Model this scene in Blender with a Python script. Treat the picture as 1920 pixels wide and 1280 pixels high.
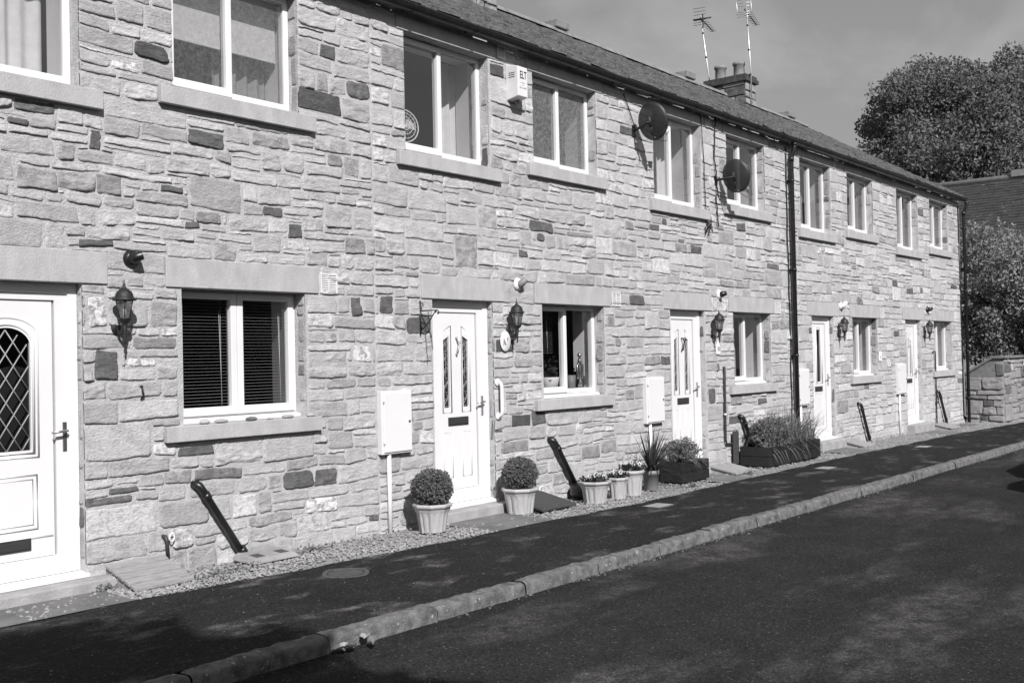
import bpy, bmesh, math, random
import numpy as np
from mathutils import Vector, Matrix

for o in list(bpy.data.objects): bpy.data.objects.remove(o)
SC = bpy.context.scene
COL = SC.collection
R = math.radians
PI = math.pi

# ------------------------------------------------------------------ camera
cam_d = bpy.data.cameras.new('camera'); cam = bpy.data.objects.new('camera', cam_d); COL.objects.link(cam)
cam_d.sensor_width = 36.0; cam_d.lens = 36.0*1980/1920; cam_d.clip_end = 2000; cam_d.clip_start = .05
right = Vector((0.6294687, -0.7767286, -0.0214923))
up    = Vector((0.0011773, -0.0267063, 0.9996426))
fwd   = Vector((0.7770250, 0.6292691, 0.0158963))
M = Matrix.Identity(4)
for i in range(3):
    M[i][0] = right[i]; M[i][1] = up[i]; M[i][2] = -fwd[i]
M[0][3], M[1][3], M[2][3] = 0, -7.05, 1.62
cam.matrix_world = M
SC.camera = cam

# ------------------------------------------------------------------ world, sun, exposure
SUN = Vector((-0.62, -1.0, 0.88)).normalized()      # towards the sun
w = bpy.data.worlds.new('World'); SC.world = w; w.use_nodes = True
nt = w.node_tree; nt.nodes.clear()
def N(nt, t, **k):
    n = nt.nodes.new(t)
    for a, b in k.items(): setattr(n, a, b)
    return n
sky = N(nt, 'ShaderNodeTexSky', sky_type='NISHITA', sun_disc=False)
sky.sun_elevation = math.asin(SUN.z); sky.sun_rotation = math.atan2(SUN.x, SUN.y)
sky.air_density = 1.0; sky.dust_density = 1.6; sky.ozone_density = 1.0
bw = N(nt, 'ShaderNodeRGBToBW'); nt.links.new(sky.outputs[0], bw.inputs[0])
tc = N(nt, 'ShaderNodeTexCoord'); mp = N(nt, 'ShaderNodeMapping'); mp.inputs['Scale'].default_value = (1.3, 1.3, 1.9)
nt.links.new(tc.outputs['Generated'], mp.inputs[0])
nz = N(nt, 'ShaderNodeTexNoise'); nz.inputs['Scale'].default_value = 3.1; nz.inputs['Detail'].default_value = 7; nz.inputs['Roughness'].default_value = .55; nz.inputs['Distortion'].default_value = .15
nt.links.new(mp.outputs[0], nz.inputs['Vector'])
cr = N(nt, 'ShaderNodeValToRGB'); cr.color_ramp.elements[0].position = .47; cr.color_ramp.elements[0].color = (1, 1, 1, 1)
cr.color_ramp.elements[1].position = .70; cr.color_ramp.elements[1].color = (1.5, 1.5, 1.5, 1)
nt.links.new(nz.outputs['Fac'], cr.inputs[0])
pw = N(nt, 'ShaderNodeMath', operation='POWER'); nt.links.new(bw.outputs[0], pw.inputs[0]); pw.inputs[1].default_value = .45
sg = N(nt, 'ShaderNodeMath', operation='MULTIPLY'); nt.links.new(pw.outputs[0], sg.inputs[0]); sg.inputs[1].default_value = 1.6
mul = N(nt, 'ShaderNodeMath', operation='MULTIPLY'); nt.links.new(sg.outputs[0], mul.inputs[0]); nt.links.new(cr.outputs[0], mul.inputs[1])
bg = N(nt, 'ShaderNodeBackground'); bg.inputs['Strength'].default_value = 0.085
out = N(nt, 'ShaderNodeOutputWorld'); nt.links.new(mul.outputs[0], bg.inputs[0]); nt.links.new(bg.outputs[0], out.inputs[0])
sd = bpy.data.lights.new('sun', 'SUN'); sd.energy = 4.2; sd.angle = R(.5); sd.color = (1, .985, .99)
so = bpy.data.objects.new('sun', sd); COL.objects.link(so); so.rotation_euler = (-SUN).to_track_quat('-Z', 'Y').to_euler(); so.location = (-20, -30, 30)
SC.view_settings.view_transform = 'Standard'; SC.view_settings.look = 'None'; SC.view_settings.exposure = 0.5; SC.view_settings.gamma = 1
SC.render.engine = 'CYCLES'
SC.cycles.max_bounces = 6; SC.cycles.diffuse_bounces = 3; SC.cycles.glossy_bounces = 3; SC.cycles.transparent_max_bounces = 12; SC.cycles.caustics_reflective = False; SC.cycles.caustics_refractive = False

# ------------------------------------------------------------------ helpers
LOC = {}
def tag(o, label=None, cat=None, group=None, kind=None):
    if label: o['label'] = label
    if cat: o['category'] = cat
    if group: o['group'] = group
    if kind: o['kind'] = kind
    return o
def thing(name, label, cat, loc=(0, 0, 0), group=None):
    o = bpy.data.objects.new(name, None); COL.objects.link(o); o.location = loc
    o.empty_display_size = .1
    LOC[o.name] = Vector(loc); return tag(o, label, cat, group)
def link_mesh(name, me, mats, parent=None, loc=(0, 0, 0)):
    o = bpy.data.objects.new(name, me); COL.objects.link(o)
    if not isinstance(mats, (list, tuple)): mats = [mats]
    for m in mats: me.materials.append(m)
    if parent is not None:
        o.parent = parent; LOC[o.name] = LOC[parent.name]
        me.transform(Matrix.Translation(-LOC[parent.name]))
    else:
        LOC[o.name] = Vector(loc); o.location = loc
        me.transform(Matrix.Translation(-Vector(loc)))
    return o
def mesh_np(name, V, F, smooth=True, mat_index=None, tone=None):
    me = bpy.data.meshes.new(name); V = np.asarray(V, np.float32); F = np.asarray(F, np.int32)
    k = F.shape[1]
    me.vertices.add(len(V)); me.vertices.foreach_set('co', V.ravel())
    me.loops.add(F.size); me.loops.foreach_set('vertex_index', F.ravel())
    me.polygons.add(len(F)); me.polygons.foreach_set('loop_start', np.arange(0, F.size, k, dtype=np.int32))
    me.polygons.foreach_set('loop_total', np.full(len(F), k, np.int32))
    me.polygons.foreach_set('use_smooth', np.full(len(F), smooth, bool))
    if mat_index is not None: me.polygons.foreach_set('material_index', np.asarray(mat_index, np.int32))
    if tone is not None:
        a = me.attributes.new('tone', 'FLOAT_COLOR', 'POINT'); a.data.foreach_set('color', np.asarray(tone, np.float32).ravel())
    me.update(calc_edges=True); me.validate(); return me

class MB:
    """collects shapes in world coordinates and links them as ONE mesh"""
    def __init__(s): s.b = bmesh.new(); s.sm = set()
    def face(s, pts):
        try: return s.b.faces.new([s.b.verts.new(p) for p in pts])
        except ValueError: return None
    def box(s, x0, x1, y0, y1, z0, z1):
        v = [s.b.verts.new(p) for p in [(x0,y0,z0),(x1,y0,z0),(x1,y1,z0),(x0,y1,z0),(x0,y0,z1),(x1,y0,z1),(x1,y1,z1),(x0,y1,z1)]]
        for f in [(3,2,1,0),(4,5,6,7),(0,1,5,4),(1,2,6,5),(2,3,7,6),(3,0,4,7)]: s.b.faces.new([v[i] for i in f])
        return s
    def hexa(s, c):   # 8 corners, bottom ring then top ring, counterclockwise from above
        v = [s.b.verts.new(p) for p in c]
        for f in [(3,2,1,0),(4,5,6,7),(0,1,5,4),(1,2,6,5),(2,3,7,6),(3,0,4,7)]: s.b.faces.new([v[i] for i in f])
        return s
    def tube(s, pts, r, seg=8, caps=True, closed=False):
        pts = [Vector(p) for p in pts]; n = len(pts)
        rs = r if isinstance(r, (list, tuple)) else [r]*n
        rings = []; prev = None
        for i, p in enumerate(pts):
            if closed: t = pts[(i+1) % n]-pts[i-1]
            else: t = pts[min(i+1, n-1)]-pts[max(i-1, 0)]
            t.normalize()
            a = prev if prev is not None else (Vector((0, 0, 1)) if abs(t.z) < .9 else Vector((1, 0, 0)))
            a = (a - t*a.dot(t)).normalized(); prev = a; c = t.cross(a)
            rings.append([s.b.verts.new(p+(a*math.cos(2*PI*k/seg)+c*math.sin(2*PI*k/seg))*rs[i]) for k in range(seg)])
        for i in range(n if closed else n-1):
            A, B = rings[i], rings[(i+1) % n]
            for k in range(seg):
                f = s.b.faces.new([A[k], A[(k+1) % seg], B[(k+1) % seg], B[k]]); f.smooth = True
        if caps and not closed:
            s.b.faces.new(rings[0][::-1]); s.b.faces.new(rings[-1])
        return s
    def lathe(s, prof, c=(0, 0, 0), axis=(0, 0, 1), seg=20, rf=None, caps=True, smooth=True):
        """prof: (radius, height) pairs; rf(theta, i) scales the radius"""
        ax = Vector(axis).normalized(); a = Vector((1, 0, 0)) if abs(ax.x) < .9 else Vector((0, 1, 0))
        a = (a-ax*a.dot(ax)).normalized(); b = ax.cross(a); c = Vector(c); rings = []
        for i, (r, h) in enumerate(prof):
            ring = []
            for k in range(seg):
                th = 2*PI*k/seg; rr = r*(rf(th, i) if rf else 1)
                ring.append(s.b.verts.new(c+ax*h+(a*math.cos(th)+b*math.sin(th))*rr))
            rings.append(ring)
        for i in range(len(rings)-1):
            for k in range(seg):
                f = s.b.faces.new([rings[i][k], rings[i][(k+1) % seg], rings[i+1][(k+1) % seg], rings[i+1][k]]); f.smooth = smooth
        if caps:
            if prof[0][0] > 1e-4: s.b.faces.new(rings[0][::-1])
            if prof[-1][0] > 1e-4: s.b.faces.new(rings[-1])
        return s
    def prism(s, poly, d, y0):
        """polygon in x,z (counterclockwise seen from -y) extruded from y0 to y0+d"""
        A = [s.b.verts.new((x, y0, z)) for x, z in poly]; B = [s.b.verts.new((x, y0+d, z)) for x, z in poly]; n = len(poly)
        s.b.faces.new(A); s.b.faces.new(B[::-1])
        for i in range(n): s.b.faces.new([A[i], B[i], B[(i+1) % n], A[(i+1) % n]])
        return s
    def build(s, name, mat, parent=None, loc=(0, 0, 0), bevel=0, seg=2, fix=True):
        if fix: bmesh.ops.recalc_face_normals(s.b, faces=s.b.faces[:])
        if bevel:
            ed = [e for e in s.b.edges if len(e.link_faces) == 2 and e.calc_face_angle(0) > .6]
            bmesh.ops.bevel(s.b, geom=ed, offset=bevel, segments=seg, affect='EDGES', profile=.5, clamp_overlap=True)
        me = bpy.data.meshes.new(name); s.b.to_mesh(me); s.b.free()
        return link_mesh(name, me, mat, parent, loc)

def dup(root, loc, label=None):
    r = root.copy(); COL.objects.link(r); r.location = loc; LOC[r.name] = Vector(loc)
    if label: r['label'] = label
    for ch in list(root.children):
        c = ch.copy(); COL.objects.link(c); c.parent = r
        for g in ch.children:
            d = g.copy(); COL.objects.link(d); d.parent = c
    return r

# numpy noise -------------------------------------------------------
def _h(ix, iy, iz):
    n = (ix.astype(np.int64)*374761393 + iy.astype(np.int64)*668265263 + iz.astype(np.int64)*2147483647) & 0xffffffff
    n = ((n ^ (n >> 13))*1274126177) & 0xffffffff
    n = ((n ^ (n >> 16))*2246822519) & 0xffffffff
    return ((n ^ (n >> 15)) & 0xffff)/65535.0*2-1
def vnoise(x, y, z=0.0):
    x = np.asarray(x, float); y = np.asarray(y, float); z = np.broadcast_to(np.asarray(z, float), x.shape)
    x0 = np.floor(x); y0 = np.floor(y); z0 = np.floor(z); fx, fy, fz = x-x0, y-y0, z-z0
    fx = fx*fx*(3-2*fx); fy = fy*fy*(3-2*fy); fz = fz*fz*(3-2*fz); r = 0
    for dx in (0, 1):
        for dy in (0, 1):
            for dz in (0, 1):
                r = r + _h(x0+dx, y0+dy, z0+dz)*(fx if dx else 1-fx)*(fy if dy else 1-fy)*(fz if dz else 1-fz)
    return r
def fbm(x, y, z=0.0, o=3):
    r = 0; a = 1.; f = 1.
    for k in range(o):
        r = r+a*vnoise(x*f, y*f, np.asarray(z)+17.3*k); a *= .5; f *= 2.03
    return r

# ------------------------------------------------------------------ materials
def pmat(name, col, rough=.6, var=.0, vscale=8., bump=0., bscale=60., spec=.5, metal=0., detail=4., bdist=.02, stretch=None, speck=None):
    m = bpy.data.materials.new(name); m.use_nodes = True; t = m.node_tree; p = t.nodes['Principled BSDF']
    c = (col, col*.99, col) if not isinstance(col, tuple) else col
    p.inputs['Base Color'].default_value = (*c, 1); p.inputs['Roughness'].default_value = rough; p.inputs['Metallic'].default_value = metal
    p.inputs['Specular IOR Level'].default_value = spec
    co = N(t, 'ShaderNodeTexCoord'); src = co.outputs['Object']
    if stretch:
        mpn = N(t, 'ShaderNodeMapping'); mpn.inputs['Scale'].default_value = stretch; t.links.new(src, mpn.inputs[0]); src = mpn.outputs[0]
    if var:
        n = N(t, 'ShaderNodeTexNoise'); n.inputs['Scale'].default_value = vscale; n.inputs['Detail'].default_value = detail; n.inputs['Roughness'].default_value = .62
        t.links.new(src, n.inputs['Vector'])
        mr = N(t, 'ShaderNodeMapRange'); mr.inputs[1].default_value = .3; mr.inputs[2].default_value = .7; mr.inputs[3].default_value = 1-var; mr.inputs[4].default_value = 1+var
        t.links.new(n.outputs['Fac'], mr.inputs[0])
        mx = N(t, 'ShaderNodeVectorMath', operation='SCALE'); mx.inputs[0].default_value = c; t.links.new(mr.outputs[0], mx.inputs['Scale'])
        last = mx.outputs[0]
        if speck:   # (scale, threshold, colour): worn or lichen spots
            n2 = N(t, 'ShaderNodeTexNoise'); n2.inputs['Scale'].default_value = speck[0]; n2.inputs['Detail'].default_value = 3
            t.links.new(src, n2.inputs['Vector'])
            r2 = N(t, 'ShaderNodeMapRange'); r2.inputs[1].default_value = speck[1]; r2.inputs[2].default_value = speck[1]+.05
            t.links.new(n2.outputs['Fac'], r2.inputs[0])
            mm = N(t, 'ShaderNodeMix', data_type='RGBA'); t.links.new(r2.outputs[0], mm.inputs['Factor']); t.links.new(last, mm.inputs['A'])
            mm.inputs['B'].default_value = (speck[2],)*3+(1,); last = mm.outputs['Result']
        t.links.new(last, p.inputs['Base Color'])
    if bump:
        n = N(t, 'ShaderNodeTexNoise'); n.inputs['Scale'].default_value = bscale; n.inputs['Detail'].default_value = 5; n.inputs['Roughness'].default_value = .6
        t.links.new(src, n.inputs['Vector'])
        b = N(t, 'ShaderNodeBump'); b.inputs['Strength'].default_value = bump; b.inputs['Distance'].default_value = bdist
        t.links.new(n.outputs['Fac'], b.inputs['Height']); t.links.new(b.outputs[0], p.inputs['Normal'])
    return m

def stone_mat(name):
    m = bpy.data.materials.new(name); m.use_nodes = True; t = m.node_tree; p = t.nodes['Principled BSDF']
    p.inputs['Roughness'].default_value = .9; p.inputs['Specular IOR Level'].default_value = .25
    at = N(t, 'ShaderNodeAttribute', attribute_name='tone'); sp = N(t, 'ShaderNodeSeparateColor'); t.links.new(at.outputs['Color'], sp.inputs[0])
    co = N(t, 'ShaderNodeTexCoord')
    def noise(scale, det=4, st=None, rg=.6):
        n = N(t, 'ShaderNodeTexNoise'); n.inputs['Scale'].default_value = scale; n.inputs['Detail'].default_value = det; n.inputs['Roughness'].default_value = rg
        s = co.outputs['Object']
        if st: mpn = N(t, 'ShaderNodeMapping'); mpn.inputs['Scale'].default_value = st; t.links.new(s, mpn.inputs[0]); s = mpn.outputs[0]
        t.links.new(s, n.inputs['Vector']); return n.outputs['Fac']
    def mapr(s, a, b, c, d):
        r = N(t, 'ShaderNodeMapRange'); r.inputs[1].default_value = a; r.inputs[2].default_value = b; r.inputs[3].default_value = c; r.inputs[4].default_value = d
        t.links.new(s, r.inputs[0]); return r.outputs[0]
    def mathn(op, a, b):
        n = N(t, 'ShaderNodeMath', operation=op)
        for i, v in enumerate((a, b)):
            if isinstance(v, (int, float)): n.inputs[i].default_value = v
            else: t.links.new(v, n.inputs[i])
        return n.outputs[0]
    v = mathn('MULTIPLY', sp.outputs[0], mapr(noise(8, 6, None, .7), .3, .7, .80, 1.16))
    v = mathn('MULTIPLY', v, mapr(noise(90, 3), .3, .7, .84, 1.14))
    v = mathn('MULTIPLY', v, mapr(noise(14, 4, (1, 1, 4.5)), .3, .7, .9, 1.1))
    # sooty blotches on some stones (blue channel), lime wash on others (green channel)
    soot = mathn('MULTIPLY', sp.outputs[2], mapr(noise(11, 6, None, .7), .42, .58, 0, 1))
    v = mathn('MULTIPLY', v, mathn('SUBTRACT', 1, mathn('MULTIPLY', soot, .72)))
    lime = mathn('MULTIPLY', sp.outputs[1], mapr(noise(17, 6, None, .7), .44, .52, 0, 1))
    mix = N(t, 'ShaderNodeMix', data_type='FLOAT'); t.links.new(lime, mix.inputs[0]); t.links.new(v, mix.inputs[2]); mix.inputs[3].default_value = .72
    cb = N(t, 'ShaderNodeCombineColor')
    t.links.new(mix.outputs[0], cb.inputs[0]); t.links.new(mathn('MULTIPLY', mix.outputs[0], .985), cb.inputs[1]); t.links.new(mix.outputs[0], cb.inputs[2])
    t.links.new(cb.outputs[0], p.inputs['Base Color'])
    h = mathn('ADD', mathn('MULTIPLY', noise(34, 7, (1, 1, 1.7), .72), 1.25), mathn('MULTIPLY', noise(130, 3), .4))
    b = N(t, 'ShaderNodeBump'); b.inputs['Strength'].default_value = .85; b.inputs['Distance'].default_value = .017
    t.links.new(h, b.inputs['Height']); t.links.new(b.outputs[0], p.inputs['Normal'])
    return m

MT = dict(
    stone=stone_mat('rubble_stone'),
    mortar=pmat('mortar', .46, .95, .16, 9, .8, 70, .2),
    dressed=pmat('dressed_sandstone', .40, .9, .14, 4, .35, 60, .25, stretch=(1.6, 1, .8), speck=(7, .68, .36)),
    step=pmat('step_stone', .33, .9, .2, 6, .4, 60, .25),
    upvc=pmat('white_upvc', .69, .3, .03, 3, 0, 1, .5),
    upvc_old=pmat('weathered_white_plastic', .66, .45, .05, 6),
    slate=pmat('stone_slate', .115, .95, .45, 9, .8, 50, .2, speck=(23, .63, .22)),
    black=pmat('black_plastic', .012, .35, .3, 12),
    gutter=pmat('black_gutter_plastic', .016, .38, .5, 20, .1, 30),
    iron=pmat('black_iron', .012, .5, .3, 30, .3, 90),
    asphalt=None, road=None,
    kerb=pmat('kerb_concrete', .155, .92, .5, 13, .9, 90, .25, speck=(30, .66, .42)),
    slab=pmat('path_concrete', .16, .93, .25, 3, .5, 120, .25, speck=(9, .68, .34)),
    gravel=pmat('pale_gravel', .27, .95, .6, 38, .6, 90, .2),
    soil=pmat('soil', .035, .95, .4, 30, .8, 60, .2),
    pot=pmat('stone_coloured_pot', .37, .6, .08, 10, .15, 120),
    greypot=pmat('grey_plastic_pot', .19, .55, .1, 8),
    planter=pmat('black_stained_planks', .012, .6, .4, 10, .3, 60, stretch=(1, 1, 5)),
    wood=pmat('weathered_timber', .3, .85, .22, 10, .5, 60, .25, stretch=(1, 5, 5)),
    darkwood=pmat('dark_timber', .05, .7, .3, 12, .3, 60, stretch=(1, 5, 5)),
    coverlid=pmat('dull_cover', .06, .9, .3, 20, .4, 90), lead=pmat('lead_strip', .3, .5, .15, 20),
    wallmortar=pmat('dull_mortar', .19, .95, .25, 9, .8, 50, .2),
    greylid=pmat('grey_lid', .27, .85, .15, 8, .3, 90),
    leafball=pmat('box_leaf', .075, .45, .3, 14),
    leafdark=pmat('dark_leaf', .04, .4, .3, 14),
    leafpale=pmat('pale_leaf', .15, .55, .35, 10),
    grass=pmat('grass_blade', .2, .6, .45, 9),
    petal=pmat('pansy_petal', .4, .6, .5, 30),
    petaldark=pmat('dark_petal', .015, .6, .2, 30),
    tree=pmat('tree_leaf', .085, .5, .4, .9),
    bush=pmat('bush_leaf', .19, .5, .35, 1.4),
    bark=pmat('bark', .07, .95, .3, 8, .8, 20),
    metal=pmat('aluminium', .55, .4, .1, 8, metal=.7),
    chrome=pmat('satin_metal', .5, .25, metal=.9),
    dishgrey=pmat('dish_grey', .035, .5, .15, 6),
    white=pmat('white_paint', .75, .45, .03, 5),
    plaster=pmat('white_plaster', .62, .9, .04, 5),
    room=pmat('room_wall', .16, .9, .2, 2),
    cloth=pmat('pale_cloth', .72, .9, .08, 12),
    cloth2=pmat('grey_cloth', .3, .9, .12, 12),
    slatb=pmat('blind_slat', .42, .5, .05, 6),
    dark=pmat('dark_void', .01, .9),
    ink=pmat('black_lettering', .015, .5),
    inkgrey=pmat('grey_lettering', .25, .5),
    potclay=pmat('chimney_clay', .2, .8, .2, 12, .2, 60),
    farslate=pmat('far_roof_slate', .034, .85, .45, 2.2, .5, 8, stretch=(1, 1, 3), speck=(6, .67, .2)),
    terracotta=pmat('ridge_tile', .2, .9, .25, 8, .4, 40),
    hedge=pmat('hedge_leaf', .07, .55, .4, 1.5),
    ground=pmat('far_ground', .06, .95, .4, .3),
    carpaint=pmat('dark_car_paint', .05, .25, .05, 4), tyre=pmat('tyre_rubber', .02, .8, .2, 20),
)
def asphalt(name, base, patch, pscale, pth, stretch):
    m = bpy.data.materials.new(name); m.use_nodes = True; t = m.node_tree; p = t.nodes['Principled BSDF']
    p.inputs['Roughness'].default_value = .95; p.inputs['Specular IOR Level'].default_value = .08
    co = N(t, 'ShaderNodeTexCoord')
    def noise(scale, det, st=None, rg=.6):
        n = N(t, 'ShaderNodeTexNoise'); n.inputs['Scale'].default_value = scale; n.inputs['Detail'].default_value = det; n.inputs['Roughness'].default_value = rg
        s = co.outputs['Object']
        if st: q = N(t, 'ShaderNodeMapping'); q.inputs['Scale'].default_value = st; t.links.new(s, q.inputs[0]); s = q.outputs[0]
        t.links.new(s, n.inputs['Vector']); return n.outputs['Fac']
    def mapr(s, a, b, c, d):
        r = N(t, 'ShaderNodeMapRange'); r.inputs[1].default_value = a; r.inputs[2].default_value = b; r.inputs[3].default_value = c; r.inputs[4].default_value = d
        t.links.new(s, r.inputs[0]); return r.outputs[0]
    def mathn(op, a, b):
        n = N(t, 'ShaderNodeMath', operation=op)
        for i, v in enumerate((a, b)):
            if isinstance(v, (int, float)): n.inputs[i].default_value = v
            else: t.links.new(v, n.inputs[i])
        return n.outputs[0]
    vo = N(t, 'ShaderNodeTexVoronoi'); vo.inputs['Scale'].default_value = 95; t.links.new(co.outputs['Object'], vo.inputs['Vector'])
    cell = N(t, 'ShaderNodeSeparateColor'); t.links.new(vo.outputs['Color'], cell.inputs[0])
    chip = mapr(cell.outputs[0], .0, 1, .55, 1.55)
    bright = mapr(cell.outputs[1], .975, .985, 1, 3.2)
    v = mathn('MULTIPLY', mathn('MULTIPLY', chip, bright), base)
    v = mathn('MULTIPLY', v, mapr(noise(2.2, 5), .3, .7, .8, 1.2))
    pm = mapr(noise(pscale, 5, stretch, .55), pth, pth+.14, 0, 1)
    mix = N(t, 'ShaderNodeMix', data_type='FLOAT'); t.links.new(mathn('MULTIPLY', mathn('MULTIPLY', pm, mapr(noise(7, 6, None, .7), .4, .6, .15, 1)), .8), mix.inputs[0]); t.links.new(v, mix.inputs[2])
    t.links.new(mathn('MULTIPLY', chip, patch), mix.inputs[3])
    cb = N(t, 'ShaderNodeCombineColor')
    for i, k in enumerate((1, .97, 1.0)): t.links.new(mathn('MULTIPLY', mix.outputs[0], k), cb.inputs[i])
    t.links.new(cb.outputs[0], p.inputs['Base Color'])
    b = N(t, 'ShaderNodeBump'); b.inputs['Strength'].default_value = .8; b.inputs['Distance'].default_value = .006
    t.links.new(cell.outputs[0], b.inputs['Height']); t.links.new(b.outputs[0], p.inputs['Normal'])
    return m
def leafmat(name, col, var, vs, tr=.3):
    m = pmat(name, col, .6, var, vs, spec=.12); t = m.node_tree; p = t.nodes['Principled BSDF']; o = t.nodes['Material Output']
    tl = N(t, 'ShaderNodeBsdfTranslucent'); tl.inputs[0].default_value = (col*1.3,)*3+(1,); mx = N(t, 'ShaderNodeMixShader'); mx.inputs[0].default_value = tr
    t.links.new(p.outputs[0], mx.inputs[1]); t.links.new(tl.outputs[0], mx.inputs[2]); t.links.new(mx.outputs[0], o.inputs[0]); return m
for k_, c_, v_, q_ in (('tree', .15, .45, .9), ('bush', .25, .35, 1.4), ('leafball', .155, .4, 16), ('leafpale', .17, .35, 10), ('grass', .2, .45, 9), ('leafdark', .045, .3, 14)): MT[k_] = leafmat(k_+'_leaf', c_, v_, q_)
MT['asphalt'] = asphalt('pavement_asphalt', .0205, .14, 1.6, .54, (1, 2.2, 1))
MT['road'] = asphalt('road_asphalt', .024, .085, .85, .50, (.55, 1.6, 1))

def glass_mat(name, tint, refl_ior=1.95, frost=0.0):
    m = bpy.data.materials.new(name); m.use_nodes = True; t = m.node_tree; t.nodes.clear()
    o = N(t, 'ShaderNodeOutputMaterial'); mx = N(t, 'ShaderNodeMixShader'); r0 = ((refl_ior-1)/(refl_ior+1))**2
    ge = N(t, 'ShaderNodeNewGeometry'); dt = N(t, 'ShaderNodeVectorMath', operation='DOT_PRODUCT'); t.links.new(ge.outputs['Normal'], dt.inputs[0]); t.links.new(ge.outputs['Incoming'], dt.inputs[1])
    ab = N(t, 'ShaderNodeMath', operation='ABSOLUTE'); t.links.new(dt.outputs['Value'], ab.inputs[0])
    om = N(t, 'ShaderNodeMath', operation='SUBTRACT'); om.inputs[0].default_value = 1; t.links.new(ab.outputs[0], om.inputs[1])
    p5 = N(t, 'ShaderNodeMath', operation='POWER'); t.links.new(om.outputs[0], p5.inputs[0]); p5.inputs[1].default_value = 5
    fr = N(t, 'ShaderNodeMath', operation='MULTIPLY_ADD'); t.links.new(p5.outputs[0], fr.inputs[0]); fr.inputs[1].default_value = 1-r0; fr.inputs[2].default_value = r0
    tr = N(t, 'ShaderNodeBsdfTransparent'); tr.inputs[0].default_value = (tint, tint, tint, 1)
    gl = N(t, 'ShaderNodeBsdfGlossy'); gl.inputs['Roughness'].default_value = .012 + frost*.2
    co = N(t, 'ShaderNodeTexCoord'); n = N(t, 'ShaderNodeTexNoise'); n.inputs['Scale'].default_value = 1.6; t.links.new(co.outputs['Object'], n.inputs['Vector'])
    b = N(t, 'ShaderNodeBump'); b.inputs['Strength'].default_value = .05; b.inputs['Distance'].default_value = .05; t.links.new(n.outputs['Fac'], b.inputs['Height'])
    t.links.new(b.outputs[0], gl.inputs['Normal'])
    t.links.new(fr.outputs[0], mx.inputs[0]); t.links.new(gl.outputs[0], mx.inputs[2])
    if frost:
        df = N(t, 'ShaderNodeBsdfPrincipled'); df.inputs['Base Color'].default_value = (.24, .24, .24, 1); df.inputs['Roughness'].default_value = .5
        n2 = N(t, 'ShaderNodeTexNoise'); n2.inputs['Scale'].default_value = 38; n2.inputs['Detail'].default_value = 6; t.links.new(co.outputs['Object'], n2.inputs['Vector'])
        mr = N(t, 'ShaderNodeMapRange'); mr.inputs[1].default_value = .35; mr.inputs[2].default_value = .75; mr.inputs[3].default_value = frost*.4; mr.inputs[4].default_value = frost; t.links.new(n2.outputs['Fac'], mr.inputs[0])
        m2 = N(t, 'ShaderNodeMixShader'); t.links.new(mr.outputs[0], m2.inputs[0]); t.links.new(tr.outputs[0], m2.inputs[1]); t.links.new(df.outputs[0], m2.inputs[2])
        t.links.new(m2.outputs[0], mx.inputs[1])
    else: t.links.new(tr.outputs[0], mx.inputs[1])
    t.links.new(mx.outputs[0], o.inputs[0]); return m
MT['glass'] = glass_mat('window_glass', .86)
MT['glass_up'] = glass_mat('upper_window_glass', .84, 2.9)
MT['mist'] = glass_mat('misted_glass', .84, 2.0, .4)
MT['frost'] = glass_mat('obscured_glass', .8, 1.7, .75)
def mesh_dish():
    m = pmat('dish_grey_mesh', .022, .5, .15, 6); t = m.node_tree; p = t.nodes['Principled BSDF']; o = t.nodes['Material Output']
    tr = N(t, 'ShaderNodeBsdfTransparent'); mx = N(t, 'ShaderNodeMixShader'); mx.inputs[0].default_value = .2
    t.links.new(p.outputs[0], mx.inputs[1]); t.links.new(tr.outputs[0], mx.inputs[2]); t.links.new(mx.outputs[0], o.inputs[0]); return m
MT['dishmesh'] = mesh_dish()
MT['lampglass'] = glass_mat('lantern_glass', .75, 1.5, .55)

# ------------------------------------------------------------------ ground levels
def gz(x, y=0.0): return .09-.005*x+.015*min(y, 0)
YK0, YK1 = -2.235, -2.355        # kerb back edge, kerb face
def strip(name, pts_a, pts_b, mat, dz=0.0, sub=2, **tg):
    """sheet between two polylines that lies on the ground plane"""
    V, F = [], []
    for (xa, ya), (xb, yb) in zip(pts_a, pts_b):
        for k in range(sub+1):
            f = k/sub; x = xa+(xb-xa)*f; y = ya+(yb-ya)*f; V.append((x, y, gz(x, y)+dz))
    n = sub+1
    for i in range(len(pts_a)-1):
        for k in range(sub): F.append((i*n+k, (i+1)*n+k, (i+1)*n+k+1, i*n+k+1))
    return tag(link_mesh(name, mesh_np(name, V, F, False), mat), **tg)
xs = list(np.arange(-6, 42, 1.0))
def edge_y(x):   # inner edge of the pavement
    return float(np.interp(x, [-6, 3.2, 4, 5, 6.5, 8.4, 9.7, 11.5, 14.8, 20.7, 25.2, 42], [-.6, -.62, -.62, -.71, -.8, -.84, -.9, -.86, -.78, -.8, -1.0, -1.4]))
xsf = list(np.arange(-6, 42, .25))
strip('pavement', [(x, YK0+.0) for x in xsf], [(x, edge_y(x)+.02*math.sin(x*7)) for x in xsf], MT['asphalt'], 0.0, 2, kind='structure')
strip('gravel_bed', [(x, edge_y(x)-.03) for x in xsf], [(x, .3) for x in xsf], MT['gravel'], -.012, 2, kind='structure')
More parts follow.
